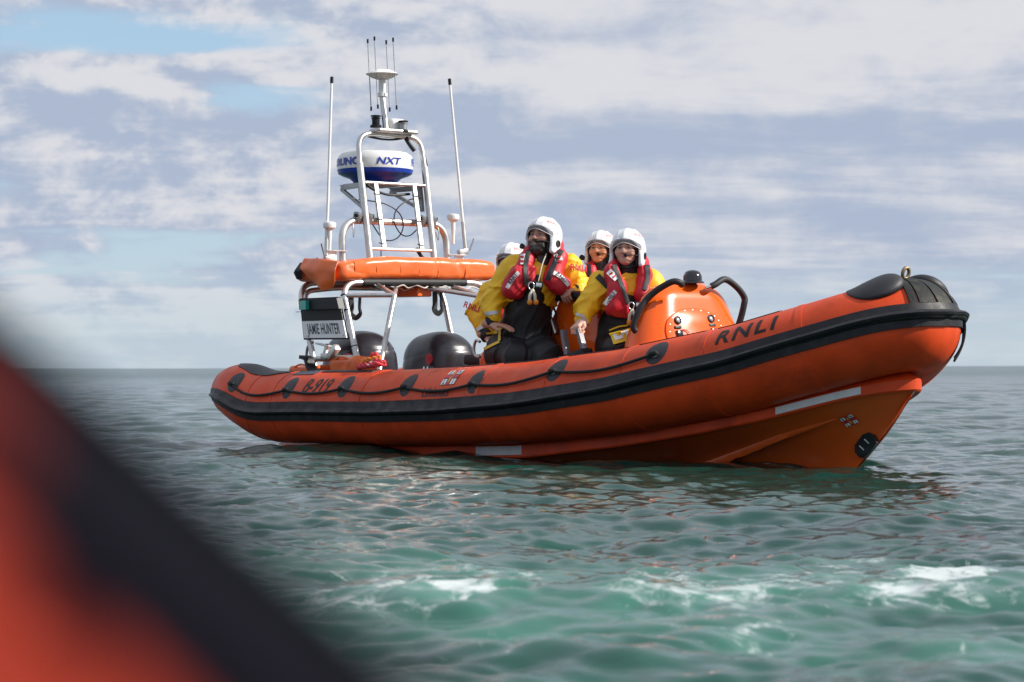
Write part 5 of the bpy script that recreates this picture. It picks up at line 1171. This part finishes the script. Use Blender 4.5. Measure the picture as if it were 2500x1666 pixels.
ts = limbs_sdf('bib_trousers', [(J['pelvis'], J['belly'], .175, .175, 1.1), (J['belly'], J['chest']+np.array((0, -.05, -.04)), .165, .13, 1.1), (J['hpR'], J['knR'], .13, .10), (J['knR'], J['ftR'], .095, .08), (J['hpL'], J['knL'], .13, .10), (J['knL'], J['ftL'], .095, .08)], p2, MC['black_suit'], .0125, .05, .006, 16, 32)
v, f = tubegeo([J['wrR']+np.array((.018, .022, .024)), J['wrR']+np.array((.006, .004, .006)), J['wrR']+np.array((-.002, -.008, -.008))], [.056, .054, .046], 16); mesh('cuff', v, f, MC['neoprene'], p2)
nk = limbs_sdf('neck_seal', [(J['necklow']+np.array((0, -.01, -.05)), J['necklow']+np.array((-.006, -.035, .05)), .100, .088)], p2, MC['neoprene'], .01, .03, .004, 30, 3)
lj_caps = [tuple(np.array(q) for q in pr)+r_ for pr, r_ in zip([[(-0.031,0.02,0.73),(-0.071,-0.09,0.658)], [(-0.071,-0.09,0.658),(-0.031,-0.14,0.534)], [(-0.031,-0.16,0.512),(-0.047,-0.15,0.398)], [(-0.009,-0.165,0.45),(0.003,-0.15,0.366)], [(0.161,0.02,0.739),(0.177,-0.09,0.646)], [(0.177,-0.09,0.646),(0.158,-0.15,0.481)], [(0.158,-0.15,0.481),(0.177,-0.14,0.373)], [(-0.031,0.03,0.73),(0.065,0.11,0.745)], [(0.065,0.11,0.745),(0.161,0.03,0.739)]],
    [(.044, .056), (.058, .066), (.074, .080), (.060, .064), (.044, .052), (.052, .058), (.06, .062), (.044, .044), (.044, .044)])]
lj = limbs_sdf('lifejacket', lj_caps, p2, MC['red'], .0095, .022, .007, 26, 15, it=1)
fr = presser([lj, jk]); k2 = lambda a, b: ((a-1515)/322, (880-b)/322)
decal_strip('lifejacket_strap', k2(1498, 652), k2(1531, 748), .034, fr, MC['webbing'], lj, .006, 8, k2(1514, 700)); decal_strip('lifejacket_strap', k2(1578, 652), k2(1570, 714), .036, fr, MC['webbing'], lj, .006, 8, k2(1580, 684))
decal_strip('lettered_band', k2(1474, 750), k2(1500, 718), .032, fr, MC['white'], lj, .005, 7, k2(1486, 734)); decal_text('band_lettering', 'RNLI', k2(1486.5, 734), .044, 51, fr, M['navy'], lj, .0095)
decal_strip('shoulder_patch', k2(1484, 668), k2(1504, 688), .048, fr, MC['white'], lj, .005, 6)
for t_ in (.25, .62): decal_strip('patch_bar', k2(1481+20*t_, 672+20*t_), k2(1489+20*t_, 667+20*t_), .014, fr, MC['red'], lj, .008, 3)
toggles(lj, np.array((*k2(1551, 752), 0))[[0, 2, 1]]+np.array((0, -.235, 0)), .9)
decal_strip('shoulder_strap', k2(1458, 678), k2(1484, 706), .045, presser([jk]), MC['webbing'], jk, .006, 5)
frj = presser([jk, ts]); rb_ = k2(1428, 772)
decal_strip('cuff_band', k2(1404, 772), k2(1432, 796), .022, frj, MC['reflect'], jk, .004, 6, k2(1421, 778))
frt = presser([ts]); cw = [k2(1488, 842), k2(1540, 824)]
decal_strip('thigh_pocket', k2(1488, 833), k2(1545, 818), .088, frt, MC['yellow_trim'], ts, .010, 6); decal_strip('pocket_card', k2(1493, 829), k2(1533, 817), .052, frt, MC['white'], ts, .016, 6)
decal_strip('pocket_flap', k2(1486, 812), k2(1530, 800), .012, frt, MC['yellow_trim'], ts, .008, 6, k2(1508, 803))

# ---- crew member half hidden behind that one
SK3 = (.70, .36, .20)
p3 = person((.7100, 18.46, .745), 'person in red lifejacket half hidden behind the helmet of the person at the console')
k3 = lambda a, b, y=0.0: np.array(((a-1467)/306, y, (880-b)/306))
fw3 = (-.34, -.93, .05); hd3 = k3(1466, 613, -.01)
core = [(k3(1475, 860, .05), k3(1475, 780, .05), .14, .15), (k3(1475, 780, .05), k3(1475, 710, .05), .15, .15), (k3(1475, 710, .05), k3(1472, 655, .03), .13, .06), (k3(1472, 655, .03), k3(1469, 620, .02), .058, .055), (k3(1435, 705, .05), k3(1425, 770, .04), .075, .06), (k3(1515, 705, .05), k3(1520, 770, .04), .075, .06)]
hv, hf, hc, Bm3 = make_head(p3, hd3, fw3, .97, SK3, lips=(.50, .15, .10))
V, F, C_ = joined([body_core(core, SK3), (hv, hf, hc)]); fastmesh('body', V, F, MC['skin'], p3, C_)
make_helmet(p3, hd3+np.array((.006, .012, .008)), Bm3, .90)
limbs_sdf('jacket', [(k3(1475, 830, .08), k3(1475, 725, .06), .17, .185), (k3(1475, 725, .06), k3(1472, 668, .04), .16, .09), (k3(1450, 705, .06), k3(1432, 720, .05), .10, .09), (k3(1432, 720, .05), k3(1422, 780, .04), .09, .075), (k3(1500, 705, .06), k3(1518, 770, .04), .10, .08)], p3, MC['yellow'], .013, .05, .006, 20, 42)
limbs_sdf('neck_seal', [(k3(1472, 680, .0), k3(1469, 641, -.01), .105, .074)], p3, MC['neoprene'], .011, .03, .004, 28, 4)
lj = limbs_sdf('lifejacket', [(k3(1450, 640, .03), k3(1442, 664, -.07), .036, .046), (k3(1442, 664, -.07), k3(1446, 720, -.13), .046, .06), (k3(1496, 642, .03), k3(1502, 670, -.07), .036, .046), (k3(1502, 670, -.07), k3(1500, 720, -.13), .046, .06), (k3(1450, 640, .03), k3(1473, 636, .1), .036, .036), (k3(1473, 636, .1), k3(1496, 642, .03), .036, .036)], p3, MC['red'], .01, .022, .004, 26, 25)
fr = presser([lj]); q3 = lambda a, b: tuple(k3(a, b)[[0, 2]])
decal_strip('lifejacket_strap', q3(1437, 650), q3(1438, 690), .03, fr, MC['webbing'], lj, .006, 6)

# ---- crew member at the back, mostly hidden by the helmsman
SK4 = (.46, .28, .22)
p4 = person((-.1174, 18.96, .745), 'person furthest aft, mostly hidden behind the tallest person, yellow elbow sticking out')
k4 = lambda a, b, y=0.0: np.array(((a-1215)/298, y, (880-b)/298))
fw4 = (-.45, -.88, -.04); hd4 = k4(1248, 641, -.01)
core = [(k4(1235, 870, .05), k4(1240, 790, .05), .14, .15), (k4(1240, 790, .05), k4(1245, 730, .05), .15, .15), (k4(1245, 730, .05), k4(1250, 680, .03), .13, .06), (k4(1250, 680, .03), k4(1250, 645, .02), .058, .055), (k4(1200, 712, .05), k4(1160, 775, .02), .075, .06), (k4(1160, 775, .02), k4(1182, 818, -.1), .06, .045)]
hv, hf, hc, Bm4 = make_head(p4, hd4, fw4, .98, SK4)
h1 = hand_geo(k4(1188, 826, -.12), (.8, -.3, -.5), (.3, -.2, .8), 1.05, (30, 30, 20), 1, 5, (40, 20), SK4)
V, F, C_ = joined([body_core(core, SK4), (hv, hf, hc), h1]); fastmesh('body', V, F, MC['skin'], p4, C_)
make_helmet(p4, hd4+np.array((.006, .012, .008)), Bm4, .905, torch=False)
jk = limbs_sdf('jacket', [(k4(1238, 840, .08), k4(1243, 740, .06), .17, .19), (k4(1243, 740, .06), k4(1248, 688, .04), .16, .09), (k4(1225, 722, .06), k4(1200, 720, .05), .11, .10), (k4(1200, 720, .05), k4(1168, 768, .02), .105, .092), (k4(1168, 768, .02), k4(1182, 812, -.08), .088, .062)], p4, MC['yellow'], .0105, .045, .0105, 20, 52, it=1)
v, f = tubegeo([k4(1182, 812, -.075), k4(1187, 822, -.11), k4(1190, 830, -.13)], [.056, .052, .046], 14); mesh('cuff', v, f, MC['neoprene'], p4)
lj = limbs_sdf('lifejacket', [(k4(1232, 680, .0), k4(1222, 720, -.10), .045, .055), (k4(1222, 720, -.10), k4(1226, 775, -.13), .06, .085), (k4(1262, 680, .0), k4(1270, 720, -.10), .045, .055), (k4(1270, 720, -.10), k4(1268, 775, -.13), .06, .085), (k4(1232, 680, .0), k4(1250, 676, .1), .04, .04)], p4, MC['red'], .011, .022, .004, 24, 35)
frj = presser([jk]); q4 = lambda a, b: tuple(k4(a, b)[[0, 2]])
decal_strip('reflective_band', q4(1164, 808), q4(1186, 795), .030, frj, MC['reflect'], jk, .004, 6)
decal_text('sleeve_lettering', 'RNLI', q4(1152, 752), .07, -20, frj, M['red'], jk, .005, .9, .002)
if True:
    g = head_basis(fw4); T4 = lambda q: np.asarray(q)@g.T+hd4
    he4 = [c for c in p4.children if c.name.startswith('body')][0]
    for s in (-1, 1): v, f = tubegeo(T4([(s*.033+.026*math.cos(a), .108, .004+.02*math.sin(a)) for a in np.arange(14)*2*np.pi/14]), .003, 6, True); mesh('glasses', v, f, M['black_plastic'], p4)
limbs_sdf('trousers', [(k4(1225, 870, .05), k4(1250, 870, -.2), .15, .12), (k4(1250, 870, -.2), k4(1255, 960, -.2), .11, .09)], p4, MC['black_suit'], .015, .05, .005, 16, 62)
limbs_sdf('trousers', [(k3(1475, 860, .05), k3(1480, 862, -.2), .15, .12), (k3(1480, 862, -.2), k3(1485, 960, -.2), .11, .09)], p3, MC['black_suit'], .015, .05, .005, 16, 63)


# ------------------------------------------------------------------ loose gear on the lifeboat's quarter
def thing_at(name, label, cat, group=None):
    o = empty(name, boat.location, boat.rotation_euler[2]); tag(o, label, cat, group); return o
rp = thing_at('rope_coil', 'pink and orange rope bundled on top of the tube below the frame', 'rope')
rc0 = np.array([(-4.431,-0.92,0.688)][0])
def strand(name, pts, r, m_):
    P = catmull(np.array(pts), 8); n = len(P); T_ = np.gradient(P, axis=0); T_ /= np.linalg.norm(T_, axis=1)[:, None]; L = np.r_[0, np.cumsum(np.linalg.norm(np.diff(P, axis=0), axis=1))]
    U = np.cross(T_, (0, 0, 1.)); U /= np.linalg.norm(U, axis=1)[:, None]; W_ = np.cross(T_, U)
    for k in range(3):
        a = L/(r*5.5)*2*np.pi/1.3+k*2.094; Q = P+r*.5*(np.cos(a)[:, None]*U+np.sin(a)[:, None]*W_); v, f = tubegeo(Q, r*.62, 6); mesh(name, v, f, M[m_], rp)
strand('rope_strand', [rc0+np.array(q) for q in ((-.17, -.02, .0), (-.10, -.07, .004), (.02, -.08, .012), (.13, -.06, .02), (.17, .0, .03))], .024, 'rope_pink')
strand('rope_strand', [rc0+np.array(q) for q in ((-.17, -.02, .012), (-.12, .03, .03), (-.02, .0, .045), (.08, -.03, .05), (.17, -.02, .035))], .022, 'rope_pink')
strand('rope_strand', [rc0+np.array(q) for q in ((-.12, -.03, .035), (-.05, -.05, .048), (.03, -.04, .06), (.1, .0, .07))], .022, 'rope_orange')
strand('rope_strand', [rc0+np.array(q) for q in ((-.06, .02, .06), (-.02, .0, .10), (.03, .01, .095), (.05, .03, .05))], .018, 'rope_pink')
v, f = boxgeo(rc0+np.array((.05, -.06, .04)), (.03, .10, .012), rotm(35, 0, 20), .004); mesh('rope_clip', v, f, M['steel'], rp)
def crumple(name, label, lo, hi, seed, m_='orange_fabric'):
    o = thing_at(name, label, 'bag', 'orange bags at the stern'); lo = np.array(lo); hi = np.array(hi); c = (lo+hi)/2; hf = (hi-lo)/2
    def fn(P):
        d = sd_box(P, c, hf, min(hf)*.45); return d+.03*vnoise(P, 9, seed, 1)+.010*np.abs(vnoise(P, 26, seed+1, 1))
    sdf('bag_body', fn, lo-.09, hi+.09, .011, M[m_], o, 1); pipe('bag_strap', [c+np.array((-hf[0]*.6, -hf[1]*.9, hf[2]*.8)), c+np.array((0, -hf[1]*1.1, hf[2]*1.2)), c+np.array((hf[0]*.6, -hf[1]*.9, hf[2]*.7))], .008, M['orange_fabric'], o, 6); return o
a = [(-5.271,-0.7,0.7),(-4.937,-0.7,0.709)]; crumple('gear_bag', 'crumpled orange bag beside the pink rope on the tube', (a[0][0], -.80, .62), (a[1][0]+.10, -.58, .76), 4)
a = [(-5.968,-0.7,0.659),(-5.458,-0.7,0.676)]; crumple('gear_bag', 'crumpled orange bag at the stern behind the black rope horn', (a[0][0]+.05, -.78, .58), (a[1][0]-.02, -.60, .70), 9)

# ------------------------------------------------------------------ edge of the boat the picture is taken from
own = empty('inflatable_boat', (0, 0, 0)); tag(own, 'out of focus orange and black tube in the near left corner', 'boat')
def at_d(px, py, d): d = d*.54; return np.array(((px-1250)/5650*d, d, EYE+(898-py)/5650*d))
OR = .108; e_s = np.array((.70, 0, .714))
SA, SB = at_d(-330, 600, .80), at_d(920, 1750, .45); sd_v = SB-SA
axis = [SA+sd_v*q-OR*e_s for q in (-3.5, -2.5, -1.5, -.8, -.3, 0, .25, .5, .75, 1, 1.3, 1.8, 2.6, 3.6)]
AX = catmull(axis, 14); TT = np.gradient(AX, axis=0); TT /= np.linalg.norm(TT, axis=1)[:, None]
E0 = e_s-TT*(TT@e_s)[:, None]; E0 /= np.linalg.norm(E0, axis=1)[:, None]; EC = np.cross(TT, E0); EC *= -np.sign(EC[len(EC)//2, 1])
def own_pt(i, al, off=0.0): 
    al = np.asarray(al); return AX[i][:, None, :]+(OR+off)*(np.cos(al)[..., None]*E0[i][:, None, :]+np.sin(al)[..., None]*EC[i][:, None, :])
ia = np.arange(len(AX)); al = np.linspace(0, 2*np.pi, 49)[:-1]; P = own_pt(ia, al[None, :]+0*ia[:, None]); n_, m_ = P.shape[:2]
F = [(i*m_+j, i*m_+(j+1) % m_, (i+1)*m_+(j+1) % m_, (i+1)*m_+j) for i in range(n_-1) for j in range(m_)]+[tuple(range(m_))[::-1], tuple((n_-1)*m_+j for j in range(m_))]
mesh('tube', P, F, M['shaded_red'], own)
def own_strip(name, i0, i1, a0, a1, off, m__):
    ii_ = np.arange(i0, i1); t_ = np.linspace(0, 1, len(ii_)); lo_, hi_ = [np.interp(ii_, *q) if isinstance(q, tuple) else np.interp(t_, np.linspace(0, 1, len(q)), q) for q in (a0, a1)]; u = np.linspace(0, 1, 9)
    A_ = np.radians(lo_[:, None]+(hi_-lo_)[:, None]*u); v, f = slabgeo(own_pt(ii_, A_, off), own_pt(ii_, A_, -.01)); return mesh(name, v, f, M[m__], own, True, 40)
nA = len(AX)
own_strip('rubbing_strake', 0, nA, [-40], ([0, 112, 119, 126, 136, 183], [14, 14, 15, 19.5, 22, 22]), .003, 'black_matt'); own_strip('strake_ridge', 0, nA, [-30], [-12], .008, 'black_matt')
own_strip('black_stripe', 0, nA, ([0, 118, 128, 183], [20.5, 20.5, 19, 19]), ([0, 118, 130, 183], [26, 26, 25, 23.5]), .002, 'black_matt')
pipe('black_clip', [at_d(20, 1500, .325), at_d(90, 1550, .322), at_d(140, 1580, .32)], .003, M['black_matt'], own, 10)
